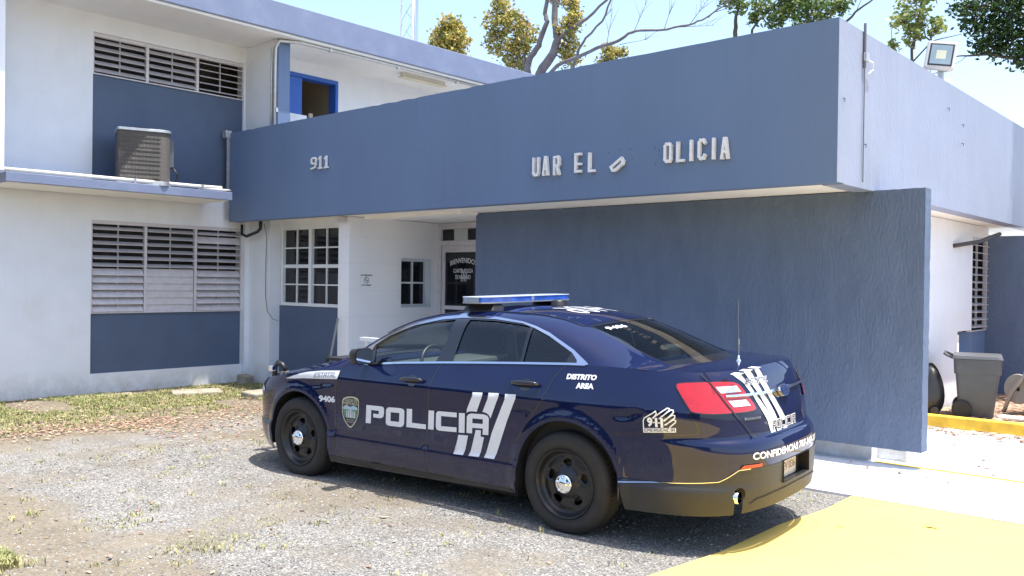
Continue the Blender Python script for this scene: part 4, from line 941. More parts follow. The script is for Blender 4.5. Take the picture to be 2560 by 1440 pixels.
tree('bare_limbed_tree', 'large grey tree with bare spreading limbs and a few gold-green clumps', 'tree', (-16.2, 19.2, 0), lim,
     [(-17.6, 19, 9.30, .38), (-17.75, 19.1, 8.85, .34), (-16.9, 18.9, 9.25, .34), (-16.55, 19.1, 8.85, .33), (-16.75, 19, 8.42, .34), (-17.2, 19.1, 8.45, .38), (-17.4, 19, 9.75, .3), (-17.0, 19.2, 8.0, .35), (-15.55, 19.3, 9.7, .26), (-15.05, 19.1, 8.72, .30), (-14.85, 19.2, 9.0, .25), (-15.2, 19.3, 8.3, .28), (-15.1, 19.3, 7.9, .25), (-15.0, 19.2, 9.4, .2)], BARK, AUT, .125, 1.15, 5)
tree('leafy_tree', 'low golden bush just showing above the middle of the parapet', 'tree', (-14.2, 20, 0), [([(-14.2, 20, -.2), (-14.25, 20, 5), (-14.2, 20, 8.1)], .12, .03)],
     [(-14.33, 20, 8.20, .22), (-14.1, 20, 8.0, .2), (-13.8, 20, 8.05, .12), (-14.4, 20, 7.9, .25)], DBARK, AUT, .11, 1.2, 6)
tree('leafy_tree', 'loose green tree with thin dark stems above the right half of the parapet', 'tree', (-10.9, 22.4, 0), [([(-10.9, 22.4, -.2), (-11.3, 22.2, 5), (-11.54, 22, 8.64), (-11.52, 22, 9.07), (-11.41, 22, 9.5)], .15, .035), ([(-11.3, 22.2, 5), (-11.04, 22, 8.61), (-10.76, 22, 8.9), (-10.3, 22, 9.2)], .06, .03), ([(-10.9, 22.3, 5), (-9.2, 22, 7.9), (-8.46, 22, 8.39), (-8.17, 22, 8.62), (-7.83, 22, 8.8), (-7.4, 22, 8.95)], .07, .018), ([(-9.4, 22, 7.7), (-9.0, 22, 8.5), (-8.5, 22, 8.95), (-7.9, 22, 9.1)], .03, .012), ([(-8.3, 22, 8.5), (-8.1, 22, 8.9), (-8.0, 22, 9.3)], .014, .006)],
     [(-11.65, 22, 9.58, .30), (-11.4, 22, 9.27, .20), (-10.82, 22, 9.2, .28), (-10.99, 22, 8.9, .16), (-10.2, 22, 9.05, .34), (-9.71, 22.1, 8.97, .40), (-9.08, 22, 8.85, .36), (-8.62, 22, 8.8, .22), (-10.42, 22, 8.7, .24), (-9.5, 22, 8.5, .3), (-10.0, 22.2, 9.5, .4)], DBARK, GRN, .13, 1.0, 7)
tree('leafy_tree', 'pale yellow-green tree showing behind the floodlight', 'tree', (-6.0, 20, 0), [([(-6.0, 20, -.2), (-6.2, 20, 4), (-6.3, 20, 6.9), (-6.1, 20, 7.9)], .10, .015), ([(-6.3, 20, 6.6), (-5.9, 20, 7.0), (-5.3, 20, 7.05)], .03, .01), ([(-6.35, 20, 6.4), (-6.7, 20, 7.0), (-6.75, 20, 7.5)], .02, .008)],
     [(-6.23, 20, 7.87, .36), (-6.45, 20, 7.5, .24), (-6.06, 20, 7.35, .27), (-6.26, 20, 7.12, .16), (-6.72, 20, 7.05, .10), (-5.78, 20, 7.3, .15), (-6.0, 20, 8.1, .3)], DBARK, YEL, .12, .75, 9)
tree('shade_tree', 'dark green overhanging tree at the top right corner', 'tree', (-1.2, 16, 0), [([(-1.2, 16, -.2), (-1.3, 16, 3), (-1.7, 15.6, 5.0), (-2.2, 15.2, 5.6)], .22, .10), ([(-1.7, 15.6, 5.0), (-2.9, 15, 5.27), (-3.22, 15, 5.23), (-3.6, 15, 5.35), (-3.88, 15, 5.37), (-4.23, 15, 5.41)], .07, .008), ([(-2.2, 15.3, 5.2), (-3.0, 15, 5.7), (-3.6, 15, 6.1)], .06, .02), ([(-3.9, 15, 5.37), (-4.0, 15, 5.3), (-4.08, 15, 5.27)], .008, .004)],
     [(-3.95, 15, 6.12, .20), (-3.82, 15, 5.86, .18), (-3.56, 15, 6.0, .36), (-3.2, 15, 6.0, .36), (-3.60, 15, 5.66, .24), (-3.28, 15, 5.5, .30), (-3.08, 15, 5.12, .14), (-3.44, 15, 5.42, .16), (-2.8, 15, 5.6, .45), (-2.5, 15.2, 6.2, .7), (-3.0, 15.3, 6.6, .7), (-3.72, 15, 5.5, .11), (-2.0, 15.4, 6.4, .8), (-3.10, 15, 5.3, .16)], DBARK, DRK, .085, 1.5, 13)
# the wooded edge of the lot behind the camera: seen only as reflections in the paint and the panes
g_ = random.Random(21); cl_ = []
for k in range(64):
    x = -34+50*k/63+g_.uniform(-.6, .6); y = -12.5+g_.uniform(-2, 2); h_ = 1.7+2.1*abs(math.sin(k*.37))+g_.uniform(0, 1.2)
    z = .8
    while z < h_: cl_.append((x+g_.uniform(-.5, .5), y+g_.uniform(-.7, .7), z, 1.0+g_.uniform(-.2, .25))); z += 1.1
wl_ = crown(cl_, DRK, None, .55, .055, name='tree_line', seed=4)
tag(wl_, 'dark mass of trees along the far side of the lot, mirrored in the car', kind='stuff')
# radio mast
ms = empty('radio_mast', (-33.6, 30, 0), label='thin lattice radio mast behind the left roof', cat='mast')
w = MB()
for dx, dy in ((-.9, 0), (-.15, .1), (.12, -.05)): w.tube([(dx, dy, 0), (dx, dy, 19)], .06 if dx > -.5 else .045, 8)
w.build('poles', mat('pale_mast_steel', (.45, .46, .48), .5, metal=.3), ms, smooth=True)
w = MB()
for k in range(18): w.tube([(-.9, 0, 1+k), (-.15, .1, 1.9+k)], .012, 5); w.tube([(-.9, 0, 1.9+k), (-.15, .1, 1.0+k)], .012, 5)
for k in range(3): w.tube([(.2+.1*k, 0, 12), (.26+.06*k, 0, 16), (.15+.05*k, 0, 19)], .012, 5)
w.build('bracing', mat('mast_wire', (.35, .36, .40), .5), ms)
# ================================================================= police car
car = empty('police_car', (-3.87218, 5.79787, 0), label='navy blue police sedan with white lettering parked in front of the station', cat='car')
car.rotation_mode = 'XYZ'; car.rotation_euler = (R(-1.018), R(.259), R(184.112))
def paint():
    m, nt, bs = nodes('navy_car_paint'); v_ = coords(nt)
    c_ = ramp(nt, noise(nt, v_, 3, 4), [(.3, (.0048, .0088, .042)), (.7, (.006, .011, .052))])
    # road dust thrown up along the lower panels
    sx = nt.nodes.new('ShaderNodeSeparateXYZ'); nt.links.new(v_, sx.inputs[0]); mr = nt.nodes.new('ShaderNodeMapRange'); mr.inputs[1].default_value = .62; mr.inputs[2].default_value = .2; mr.inputs[4].default_value = .30; nt.links.new(sx.outputs[2], mr.inputs[0])
    ml = nt.nodes.new('ShaderNodeMath'); ml.operation = 'MULTIPLY'; nt.links.new(mr.outputs[0], ml.inputs[0]); nt.links.new(ramp(nt, noise(nt, v_, 9, 7, .75), [(.3, .25), (.65, 1)]), ml.inputs[1])
    c_ = mixc(nt, ml.outputs[0], c_, (.16, .14, .115))
    nt.links.new(c_, bs.inputs['Base Color']); bs.inputs['Metallic'].default_value = 0; bs.inputs['Roughness'].default_value = .5; bs.inputs['Specular IOR Level'].default_value = .0; bs.inputs['Coat IOR'].default_value = 1.5
    bs.inputs['Coat Weight'].default_value = 1; 
    dn = noise(nt, v_, 7, 5, .7); rr = nt.nodes.new('ShaderNodeMapRange'); rr.inputs[3].default_value = .01; rr.inputs[4].default_value = .045; nt.links.new(dn, rr.inputs[0]); nt.links.new(rr.outputs[0], bs.inputs['Coat Roughness'])
    return m
M['paint'] = paint()
M['clad'] = mat('grey_bumper_plastic', (.022, .022, .023), .5, var=.08, vscale=5, dirt=(.06, .055, .05), dscale=4, dlo=.6, dhi=.95)
M['decal'] = mat('white_reflective_decal', (.70, .72, .76), .35, var=.03, vscale=8, coat=.3)
M['navy'] = mat('dark_decal_ink', (.012, .016, .05), .35)
M['red'] = mat('red_lamp_lens', (.36, .003, .007), .12, var=.15, vscale=20, coat=1)
M['amber'] = mat('dull_red_reflector', (.42, .06, .03), .25)
M['clear'] = mat('clear_lamp_lens', (.70, .72, .74), .12, metal=.35, var=.2, vscale=40, coat=1)
M['trimb'] = mat('gloss_black_trim', (.010, .010, .014), .12, coat=.6)
M['inner'] = mat('dark_car_interior', (.022, .024, .026), .7)
M['well'] = mat('wheel_well_liner', (.008, .008, .008), .9)
def fmap_body(off=0, side=1):
    def f(s, z):
        p_ = Vector(body(s, z)); e = .004
        n = (Vector(body(s, z+e))-Vector(body(s, z-e))).cross(Vector(body(s+e, z))-Vector(body(s-e, z))).normalized()
        p_ = p_+n*off
        return Vector((p_.x, p_.y*side, p_.z)), Vector((n.x, n.y*side, n.z))
    return f
def fmap_green(off=0, side=1):
    def f(x, z):
        e = .003; p_ = Vector(green(x, z))
        n = (Vector(green(x, z+e))-Vector(green(x, z-e))).cross(Vector(green(x+e, z))-Vector(green(x-e, z)))
        n = n.normalized() if n.length > 1e-9 else Vector((0, 1, 0))
        p_ = p_+n*off
        return Vector((p_.x, p_.y*side, p_.z)), Vector((n.x, n.y*side, n.z))
    return f
def patch(name, outers, holes, fm, m, parent, step=.035, side=1, dstep=None):
    V2, F2 = cdt(outers, holes, step, dstep)
    P_, Nn = [], []
    for a_, b_ in V2: p_, n_ = fm(a_, b_); P_.append(p_); Nn.append(n_)
    # the (s, z) plane maps with s forward, z up: outward faces run clockwise there on the left side
    F2 = [tuple(reversed(f)) for f in F2] if side == 1 else F2
    return mesh(name, P_, F2, m, parent, normals=Nn)
def strip(pts, w_):
    L, Rr = [], []
    for i, q in enumerate(pts):
        a_, b_ = Vector(pts[max(i-1, 0)]), Vector(pts[min(i+1, len(pts)-1)]); t_ = (b_-a_).normalized(); n_ = Vector((-t_.y, t_.x))*w_/2
        L.append((q[0]+n_.x, q[1]+n_.y)); Rr.append((q[0]-n_.x, q[1]-n_.y))
    return L+Rr[::-1]
def smoothp(P_, it=2, closed=True):
    for _ in range(it):
        out = []; n = len(P_)
        rngi = range(n) if closed else range(n-1)
        if not closed: out.append(P_[0])
        for i in rngi:
            a_, b_ = P_[i], P_[(i+1) % n]; out += [(a_[0]*.75+b_[0]*.25, a_[1]*.75+b_[1]*.25), (a_[0]*.25+b_[0]*.75, a_[1]*.25+b_[1]*.75)]
        if not closed: out.append(P_[-1])
        P_ = out
    return P_
def text_patch(name, s, quad, fm, m, parent, bold=0., shear=0., side=1):
    v_, f_, _ = text_mesh(s, bold, shear); P_, Nn = [], []
    for a_, b_ in v_: p_, n_ = fm(*spread(quad, a_, b_)); P_.append(p_); Nn.append(n_)
    return mesh(name, P_, f_, m, parent, normals=Nn)
def word_polys(s, t, quad):
    Q, W_ = word(s, t); return [[spread(quad, x/W_, y) for x, y in q] for q in Q]
BELT = lambda x: topz(x, .9)
def arc(cx, cz, r_, a0, a1, n=28): return [(cx+r_*math.cos(R(a0+(a1-a0)*k/n)), cz+r_*math.sin(R(a0+(a1-a0)*k/n))) for k in range(n+1)]
ZLO = .235
def arch_hole(i, r_add=0):
    cx, cz, r_ = ARCH[i]; r_ += r_add
    return [(cx-r_*1.0-.02, .05), (cx-r_-.005, cz-.05)]+arc(cx, cz, r_, 180, 0)+[(cx+r_+.005, cz-.05), (cx+r_+.02, .05)]
CL = [(-.455, .448), (-.55, .455), (-.717, .475), (-1.019, .495), (-1.116, .503), (-1.169, .527), (-1.251, .573), (-1.342, .576), (-1.70, .576)]
top = [(s, ztop(s)) for s in np.linspace(SMIN, SMAX, 150)]
top = [(float(a_), float(b_)) for a_, b_ in top]
seamA = [(2.300, BELT(2.3)), (2.331, .929), (2.354, .839), (2.375, .559), (2.368, .357), (2.358, .285), (2.32, .252)]
seamB = [(1.19, BELT(1.19)), (1.22, 1.08), (1.255, .988), (1.265, .906), (1.270, .780), (1.291, .586), (1.316, .458), (1.325, .384), (1.318, .311), (1.300, .252)]
seamC = [(.035, BELT(.035)), (.111, 1.111), (.147, 1.015), (.209, .899), (.267, .812), (.36, .69)]
belt_f = [(x, BELT(x)) for x in np.linspace(1.19, 2.30, 14)]; belt_r = [(x, BELT(x)) for x in np.linspace(.035, 1.19, 14)]
ac0 = [(x, z) for x, z in arc(*ARCH[0], 50, 0) if z < .70]
doorF = seamA+[(1.300, .252)]+seamB[::-1][1:]+[(float(a_), float(b_)) for a_, b_ in belt_f[1:-1]]
cx, cz, r_ = ARCH[0]
arcR = [(x, z) for x, z in arc(cx, cz, r_+.022, 46, -16, 16)]
doorR = [(float(a_), float(b_)) for a_, b_ in belt_r]+seamB[1:]+[arcR[-1]]+arcR[::-1][1:]+seamC[::-1][1:-1]
def zlow(s):
    return spl(s, [(-2.2, .30), (-1.5, .30), (-1.25, .285), (-.8, .275), (-.5, .27), (.45, .235), (2.3, .205), (3.2, .215), (3.9, .21), (4.6, .22)])
low_side = [(s, zlow(s)) for s in np.linspace(-.2, SMAX, 90)]
for side in (1, -1):
    fm = fmap_body(0, side)
    # painted body side: everything between the cladding line and the belt, minus doors and arches
    outer = [(SMIN, .576)]+[(a_, b_) for a_, b_ in CL[::-1]]+[(-.40, .30)]+[(float(a_), float(b_)) for a_, b_ in low_side if a_ > -.35]+[(SMAX, top[-1][1])]+top[::-1][1:]
    bo = patch('body', [outer], [arch_hole(0), arch_hole(1), doorF, doorR], fm, M['paint'], car, .03, side)
    dF = patch('front_door', [doorF], [], fm, M['paint'], car, .04, side)
    dR = patch('rear_door', [doorR], [], fm, M['paint'], car, .04, side)
    # lower rear cladding
    clo = CL+[(2*SMIN-CL[-1][0] if False else SMIN, .576), (SMIN, .30)]+[(float(s), zlow(float(s))) for s in np.linspace(SMIN+.02, -.50, 40)]
    rec = [(SMIN, .43), (SMIN+.235, .435), (SMIN+.245, .45), (SMIN+.245, .565), (SMIN+.235, .5755), (SMIN, .5755)]
    notch = arc(-1.262, .415, .058, 0, 360, 20)
    clo_h = [[(-1.30, .20), (-1.298, .375)]+arc(-1.266, .412, .047, 230, -50, 18)+[(-1.236, .375), (-1.238, .20)], [(SMIN-.01, .43)]+rec[1:-1]+[(SMIN-.01, .5755)]]
    patch('rear_bumper_cladding', [clo], clo_h, fmap_body(.003, side), M['clad'], car, .035, side)
    patch('cladding_edge', [strip([(a_, b_) for a_, b_ in CL[:8]], .005)], [], fmap_body(.006, side), M['satin'], car, .05, side)
    patch('diffuser_strip', [strip([(-1.36, .345), (-1.42, .37), (-1.6, .385), (SMIN, .39)], .012)], [], fmap_body(.012, side), M['clad'], car, .05, side)
    # sill panel under the doors
    patch('sill', [[(2.44, .26), (2.42, .212), (1.4, .225), (.44, .235), (.43, .258), (1.4, .262), (2.3, .262)]], [], fmap_body(.004, side), M['clad'], car, .05, side)
    # seams
    fs = fmap_body(.0015, side)
    for nm, pl in (('door_gap', seamA), ('door_gap', seamB), ('door_gap', seamC+[(.40, .63)])):
        patch(nm, [strip(smoothp(pl, 1, False), .011)], [], fs, M['trimb'], car, .05, side)
    patch('door_gap', [strip([(2.32, .262), (1.3, .262), (.47, .262)], .012)], [], fs, M['trimb'], car, .05, side)
    patch('bumper_gap', [strip(smoothp([(-.40, .762), (-.657, .788), (-1.001, .797), (-1.04, .816), (-1.036, .852), (-.976, .952), (-.925, 1.05)], 1, False), .005)], [], fs, M['trimb'], car, .05, side)
    patch('bumper_gap', [strip([(3.26, .60), (3.5, .70), (3.75, .72)], .005)], [], fs, M['trimb'], car, .05, side)
    # greenhouse side skin with window openings
    xs_ = [float(x) for x in np.linspace(-.60, 2.60, 110)]
    gout = [(x, BELT(x)) for x in xs_]+[(x, railc(x, 2)) for x in xs_[::-1]]
    W1 = [(1.944, BELT(1.944)+.012), (1.955, 1.15), (1.975, 1.228), (1.865, 1.298), (1.67, 1.380), (1.473, 1.432), (1.192, 1.463), (1.195, 1.308), (1.262, BELT(1.26)+.012)]
    W2 = [(1.047, 1.467), (.799, 1.466), (.534, 1.447), (.455, 1.433), (.449, BELT(.45)+.012), (1.092, BELT(1.09)+.012)]
    W3 = [(.425, 1.432), (.237, 1.362), (.029, 1.273), (.053, BELT(.05)+.012), (.421, BELT(.42)+.012)]
    fg = fmap_green(0, side)
    patch('cabin_side', [gout], [W1, W2, W3], fg, M['paint'], car, .035, side, dstep=.03)
    for nm, W_, h_ in (('front_window', W1, dF), ('rear_window', W2, dR), ('quarter_window', W3, bo)):
        patch(nm, [W_], [], fmap_green(-.006, side), M['carglass'], h_ if side == 1 else h_, .05, side)
    # black frames round the glass, chrome band above
    CI = [(2.03, BELT(2.03)), (2.02, 1.16), (1.988, 1.232), (1.857, 1.309), (1.607, 1.403), (1.342, 1.457), (1.123, 1.476), (.804, 1.475), (.538, 1.454), (.414, 1.424), (.256, 1.371), (.023, 1.267), (-.034, 1.222), (-.050, 1.204)]
    CO = [(2.125, BELT(2.1)), (2.098, 1.19), (1.909, 1.322), (1.653, 1.424), (1.377, 1.477), (1.157, 1.496), (.826, 1.493), (.548, 1.466), (.413, 1.438), (.27, 1.396), (.024, 1.290), (-.066, 1.240), (-.128, 1.207), (-.142, 1.197)]
    frame_o = CI+[(-.05, BELT(0)), (.5, BELT(.5)), (1.2, BELT(1.2)), (1.97, BELT(1.97))]
    patch('window_frame', [frame_o], [W1, W2, W3], fmap_green(.0025, side), M['trimb'], car, .04, side, dstep=.03)
    patch('chrome_moulding', [CO+[(-.128, BELT(-.1)), (-.05, BELT(-.05)), ]+CI[::-1][1:]], [], fmap_green(.006, side), M['satin'], car, .04, side, dstep=.03)
    patch('belt_moulding', [[(x, BELT(x)-.004) for x in (2.03, 1.6, 1.2, .8, .4, 0, -.12)]+[(x, BELT(x)+.011) for x in (-.1, 0, .4, .8, 1.2, 1.6, 2.02)]], [], (lambda f0, f1: (lambda x, z: f1(x, z) if z > BELT(x) else f0(x, z)))(fmap_body(.006, side), fmap_green(.006, side)), M['satin'], car, .05, side)
    # handles
    for (x, z), hh in (((1.46, .982), dF), ((.347, 1.032), dR)):
        fh = fmap_body(0, side); c0, n0 = fh(x, z)
        cup = patch('handle_cup', [[(x+.055*math.cos(a_), z-.004+.045*math.sin(a_)) for a_ in np.linspace(0, 2*math.pi, 20, endpoint=False)]], [], fmap_body(.002, side), M['trimb'], hh, .05, side)
        hb = MB(); L = .13; pts_ = []
        for k in range(9):
            u = -1+2*k/8; q, n_ = fh(x+u*L, z+.006*-u*.5); pts_.append(q+n_*(.012+.028*(1-u**4)))
        hb.tube(pts_, [.010, .016, .018, .019, .019, .019, .018, .016, .010], 10); hb.build('handle', M['trimb'], hh, smooth=True)
    # door mirror
    mr_ = MB(); 
    sec = []
    mm = MB(); cxm, cym, czm = 1.965, 1.035, 1.155
    ring = [(0, -.115, 0), ]
    for fx, sc in ((-.055, 1.0), (-.02, 1.02), (.02, .93), (.05, .68), (.065, .35)):
        sec.append([(cxm+fx+.02*a_*0, side*(cym+a_*sc), czm+b_*sc) for a_, b_ in rrect(.095, .064, .04, 5)])
    vv = [q for s_ in sec for q in s_]; n0 = len(sec[0])
    ff = [(i*n0+k, i*n0+(k+1) % n0, (i+1)*n0+(k+1) % n0, (i+1)*n0+k) for i in range(4) for k in range(n0)]+[tuple(range(4*n0, 5*n0))]
    mm.add(vv, ff); mi_ = mm.build('mirror', M['black'], car, smooth=True)
    g_ = MB(); g_.add([(cxm-.060, side*(cym+a_*.90), czm+b_*.88) for a_, b_ in rrect(.095, .064, .036, 5)], [tuple(range(n0))]); g_.build('mirror_glass', mat('mirror_glass', (.8, .82, .82), .04, metal=1), mi_)
    g_ = MB(); g_.add([(cxm-.057, side*(cym+a_), czm+b_) for a_, b_ in rrect(.093, .062, .04, 5)], [tuple(range(n0))]); g_.build('mirror_rim', M['black'], mi_)
    g_ = MB(); g_.tube([(2.02, side*.86, 1.10), (2.0, side*.92, 1.10), (1.99, side*.98, 1.12)], [.03, .026, .024], 8); g_.build('mirror_arm', M['black'], mi_, smooth=True)
    # lamps
    HLs = [(3.43, .735), (3.70, .70), (4.05, .70), (4.25, .735), (4.2, .765), (3.85, .80), (3.62, .80)]
    patch('headlight', [smoothp(HLs, 2)], [], fmap_body(.006, side), M['clear'], car, .05, side)
    TL = smoothp([(-.893, 1.102), (-.919, 1.118), (-1.136, 1.126), (-1.328, 1.122), (-1.388, 1.099), (-1.43, 1.049), (-1.518, .948), (-1.49, .932), (-1.25, .932), (-1.107, .932), (-1.005, .942), (-.987, .962), (-.935, 1.039)], 1)
    TW1 = [(-1.18, 1.093), (-1.353, 1.096), (-1.385, 1.056), (-1.214, 1.053)]; TW2 = [(-1.262, 1.006), (-1.417, 1.006), (-1.455, .966), (-1.298, .966)]
    tl = patch('tail_light', [TL], [], fmap_body(.010, side), M['red'], car, .03, side)
    patch('lamp_rim', [strip(TL+TL[:1], .012)], [], fmap_body(.006, side), M['trimb'], tl, .05, side)
    for T_ in (TW1, TW2): patch('reverse_lamp', [T_], [], fmap_body(.013, side), M['clear'], tl, .04, side)
    inner = mat('deep_red_lens', (.28, .004, .01), .2)
    if 0: patch('inner_lens', [[(-.985, 1.085), (-1.09, 1.09), (-1.17, .965), (-1.04, .965)]], [], fmap_body(.0125, side), inner, tl, .04, side)
    patch('reflector', [[(-1.255, .580), (-1.286, .603), (-1.443, .603), (-1.443, .582)]], [], fmap_body(.009, side), M['amber'], car, .04, side)
    # lid seam down the tail and along the bumper shelf
    patch('trunk_gap', [strip([(-1.085, 1.168), (-1.136, 1.126), (-1.256, .973), (-1.38, .839), (-1.434, .775), (-1.475, .759), (SMIN, .757)], .009)], [], fmap_body(.0145, side), M['trimb'], car, .04, side)
# trunk lid skin over the deck
def deck_mesh(name, x0, x1, nx2, ymax, m, ny=22, off=0):
    V, Nn, F = [], [], []
    for i in range(nx2+1):
        x = x0+(x1-x0)*i/nx2
        # half width of the shoulder at this x
        ye = ymax(x)
        for j in range(ny+1):
            v_ = -1+2*j/ny; y = ye*v_; V.append((x, y, topz(x, y)+off)); e = .01
            Nn.append(Vector((-(topz(x+e, y)-topz(x-e, y))/(2*e), -(topz(x, y+e)-topz(x, y-e))/(2*e), 1)).normalized())
    for i in range(nx2):
        for j in range(ny):
            a_ = i*(ny+1)+j; b_ = a_+ny+1; F.append((a_, b_, b_+1, a_+1) if x1 > x0 else (a_, a_+1, b_+1, b_))
    return mesh(name, V, F, m, car, normals=Nn)
EDGE = [body(a_, b_) for a_, b_ in top]
rear_e = sorted([(p_[0], p_[1]) for p_ in EDGE if p_[0] < -.3]); front_e = sorted([(p_[0], p_[1]) for p_ in EDGE if p_[0] > 2.0])
def yedge(x):
    L_ = rear_e if x < 0 else front_e
    for (a_, b_), (c_, d_) in zip(L_, L_[1:]):
        if a_ <= x <= c_: return b_+(d_-b_)*(x-a_)/max(c_-a_, 1e-9)
    return L_[0][1] if x < L_[0][0] else L_[-1][1]
def deckx(name, x0, x1, n, m):
    # cosine spacing so the rounded corners are followed
    V, Nn, F = [], [], []; ny = 26
    for i in range(n+1):
        t_ = i/n; x = x0+(x1-x0)*(1-(1-t_)**2.6); ye = yedge(x)
        for j in range(ny+1):
            y = ye*(-1+2*j/ny); V.append((x, y, topz(x, y))); e = .01
            Nn.append(Vector((-(topz(x+e, y)-topz(x-e, y))/(2*e), -(topz(x, y+e)-topz(x, y-e))/(2*e), 1)).normalized())
    for i in range(n):
        for j in range(ny):
            a_ = i*(ny+1)+j; b_ = a_+ny+1; F.append((a_, b_, b_+1, a_+1) if x1 > x0 else (a_, a_+1, b_+1, b_))
    return mesh(name, V, F, m, car, normals=Nn)
deckx('trunk_lid', -.35, rear_e[0][0]+.0005, 34, M['paint'])
deckx('hood', 2.2, front_e[-1][0]-.0005, 44, M['paint'])
# deck gaps: hood and trunk shut lines on the top
def topline(name, pts, w_, m, off=.002, parent=None):
    pts = dens(pts, .05, False); V, F = [], []
    for i, q in enumerate(pts):
        a_, b_ = Vector(pts[max(i-1, 0)]), Vector(pts[min(i+1, len(pts)-1)]); t_ = (b_-a_).normalized(); n_ = Vector((-t_.y, t_.x))*w_/2
        for s_ in (1, -1): x, y = q[0]+n_.x*s_, q[1]+n_.y*s_; V.append((x, y, topz(x, y)+off))
    for i in range(len(pts)-1): F.append((2*i, 2*i+1, 2*i+3, 2*i+2))
    return mesh(name, V, F, m, parent or car)
for s_ in (1, -1):
    topline('trunk_gap', [(-.66, s_*.60), (-.80, s_*.68), (-.92, s_*.70), (-1.0, s_*.71), (-1.06, s_*.72)], .008, M['trimb'])
    topline('hood_gap', [(2.35, s_*.80), (2.7, s_*.79), (3.1, s_*.77), (3.45, s_*.70)], .007, M['trimb'])
# roof, windshield, back glass
rows = []
for a_, b_ in zip(RAIL, RAIL[1:]):
    for k in range(5): rows.append(a_[0]+(b_[0]-a_[0])*k/5)
rows.append(RAIL[-1][0])
vcol = [-1, -.97, -.935, -.9, -.8, -.65, -.5, -.35, -.2, -.05, .1, .25, .4, .55, .7, .82, .9, .935, .97, 1]
def roofn(x, v_):
    e = .004; a_ = Vector(roof(x+e, v_))-Vector(roof(x-e, v_)); b_ = Vector(roof(x, min(1, v_+e)))-Vector(roof(x, max(-1, v_-e))); return a_.cross(b_).normalized()
def roofpart(name, sel, m, off=0, sub=1):
    V, Nn, F = [], [], []; idx = {}
    def vid(x, v_):
        k = (round(x, 5), round(v_, 5))
        if k not in idx: n_ = roofn(x, v_); idx[k] = len(V); V.append(Vector(roof(x, v_))+n_*off); Nn.append(n_)
        return idx[k]
    for xa, xb in zip(rows, rows[1:]):
        for va, vb in zip(vcol, vcol[1:]):
            if sel((xa+xb)/2, (va+vb)/2): F.append((vid(xb, va), vid(xa, va), vid(xa, vb), vid(xb, vb)))
    return mesh(name, V, F, m, car, normals=Nn)
isW = lambda x, v_: x > 1.41 and x < 2.62 and abs(v_) < .935
isB = lambda x, v_: x < .09 and x > -.60 and abs(v_) < .935
roofpart('roof', lambda x, v_: not isW(x, v_) and not isB(x, v_), M['paint'])
roofpart('windshield', isW, M['carglass'], -.004)
roofpart('rear_windshield', isB, M['backglass'], -.003)
inB = lambda x, v_: isB(x, v_) and (abs(v_) > .9 or x < -.53 or x > .045)
inW = lambda x, v_: isW(x, v_) and (abs(v_) > .9 or x > 2.45)
roofpart('glass_border', inB, M['trimb'], -.001); roofpart('glass_border', inW, M['trimb'], -.001)
for s_ in (1, -1):   # roof ditch mouldings
    w = MB(); w.tube([Vector(roof(x, s_*.992))+Vector((0, 0, .002)) for x in np.linspace(.09, 2.0, 30)], .006, 6); w.build('roof_moulding', M['trimb'], car, smooth=True)
# ---- interior
w = MB(); w.box((-.75, -.80, .30), (2.4, .80, .36)); w.box((-.80, -.82, .35), (-.35, .82, 1.14)); w.box((1.98, -.80, .36), (2.45, .80, 1.04)); w.box((-.35, .80, .36), (2.3, .83, 1.07)); w.box((-.35, -.83, .36), (2.3, -.80, 1.07)); w.build('cabin_trim', M['inner'], car, bevel=.01)
w = MB(); w.box((1.75, -.78, .95), (2.35, .78, 1.045)); w.build('dashboard', mat('grey_dashboard', (.05, .055, .055), .6), car, bevel=.03)
def seat(x, y, wd, name):
    f_ = MB(); f_.box((x-.02, y-wd, .42), (x+.50, y+wd, .60)); o = f_.build(name, M['inner'], car, bevel=.05, seg=3)
    f_ = MB(); f_.box((-.07, -wd, 0), (.07, wd, .60)); b_ = f_.build('seat_back', M['inner'], o, bevel=.05, seg=3); b_.location = (x, y, .56); b_.rotation_euler = (0, R(-16), 0)
    if wd < .4:
        f_ = MB(); f_.box((-.05, -.13, 0), (.05, .13, .19)); b2 = f_.build('headrest', M['inner'], o, bevel=.045, seg=3); b2.location = (x-.19, y, 1.17); b2.rotation_euler = (0, R(-10), 0)
    else:
        for q in (-.42, .42): f_ = MB(); f_.box((-.05, -.12, 0), (.05, .12, .14)); b2 = f_.build('headrest', M['inner'], o, bevel=.045, seg=3); b2.location = (x-.17, y+q, 1.12)
    return o
seat(1.02, .38, .25, 'front_seat'); seat(1.02, -.38, .25, 'front_seat'); seat(.05, 0, .66, 'rear_seat')
w = MB(); n_ = 28
w.tube([(1.70+.0+.05*math.sin(2*math.pi*k/n_), .38+.185*math.cos(2*math.pi*k/n_), 1.03+.175*math.sin(2*math.pi*k/n_)) for k in range(n_+1)], .016, 8, cap=False)
sw = w.build('steering_wheel', M['black'], car, smooth=True)
w = MB(); w.box((1.68, .21, 1.0), (1.72, .55, 1.045)); w.tube([(1.7, .38, 1.02), (2.0, .38, .98)], .04, 8); w.build('steering_hub', M['black'], sw)
w = MB(); w.box((.62, -.60, .70), (.63, .60, 1.10)); w.tube([(.63, -.62, 1.1), (.70, -.60, 1.42), (.70, .60, 1.42), (.63, .62, 1.1)], .012, 8); w.build('partition', M['black'], car)
w = MB(); w.box((1.42, -.12, 1.37), (1.45, .12, 1.43)); w.build('rear_view_mirror', M['black'], car, bevel=.01)
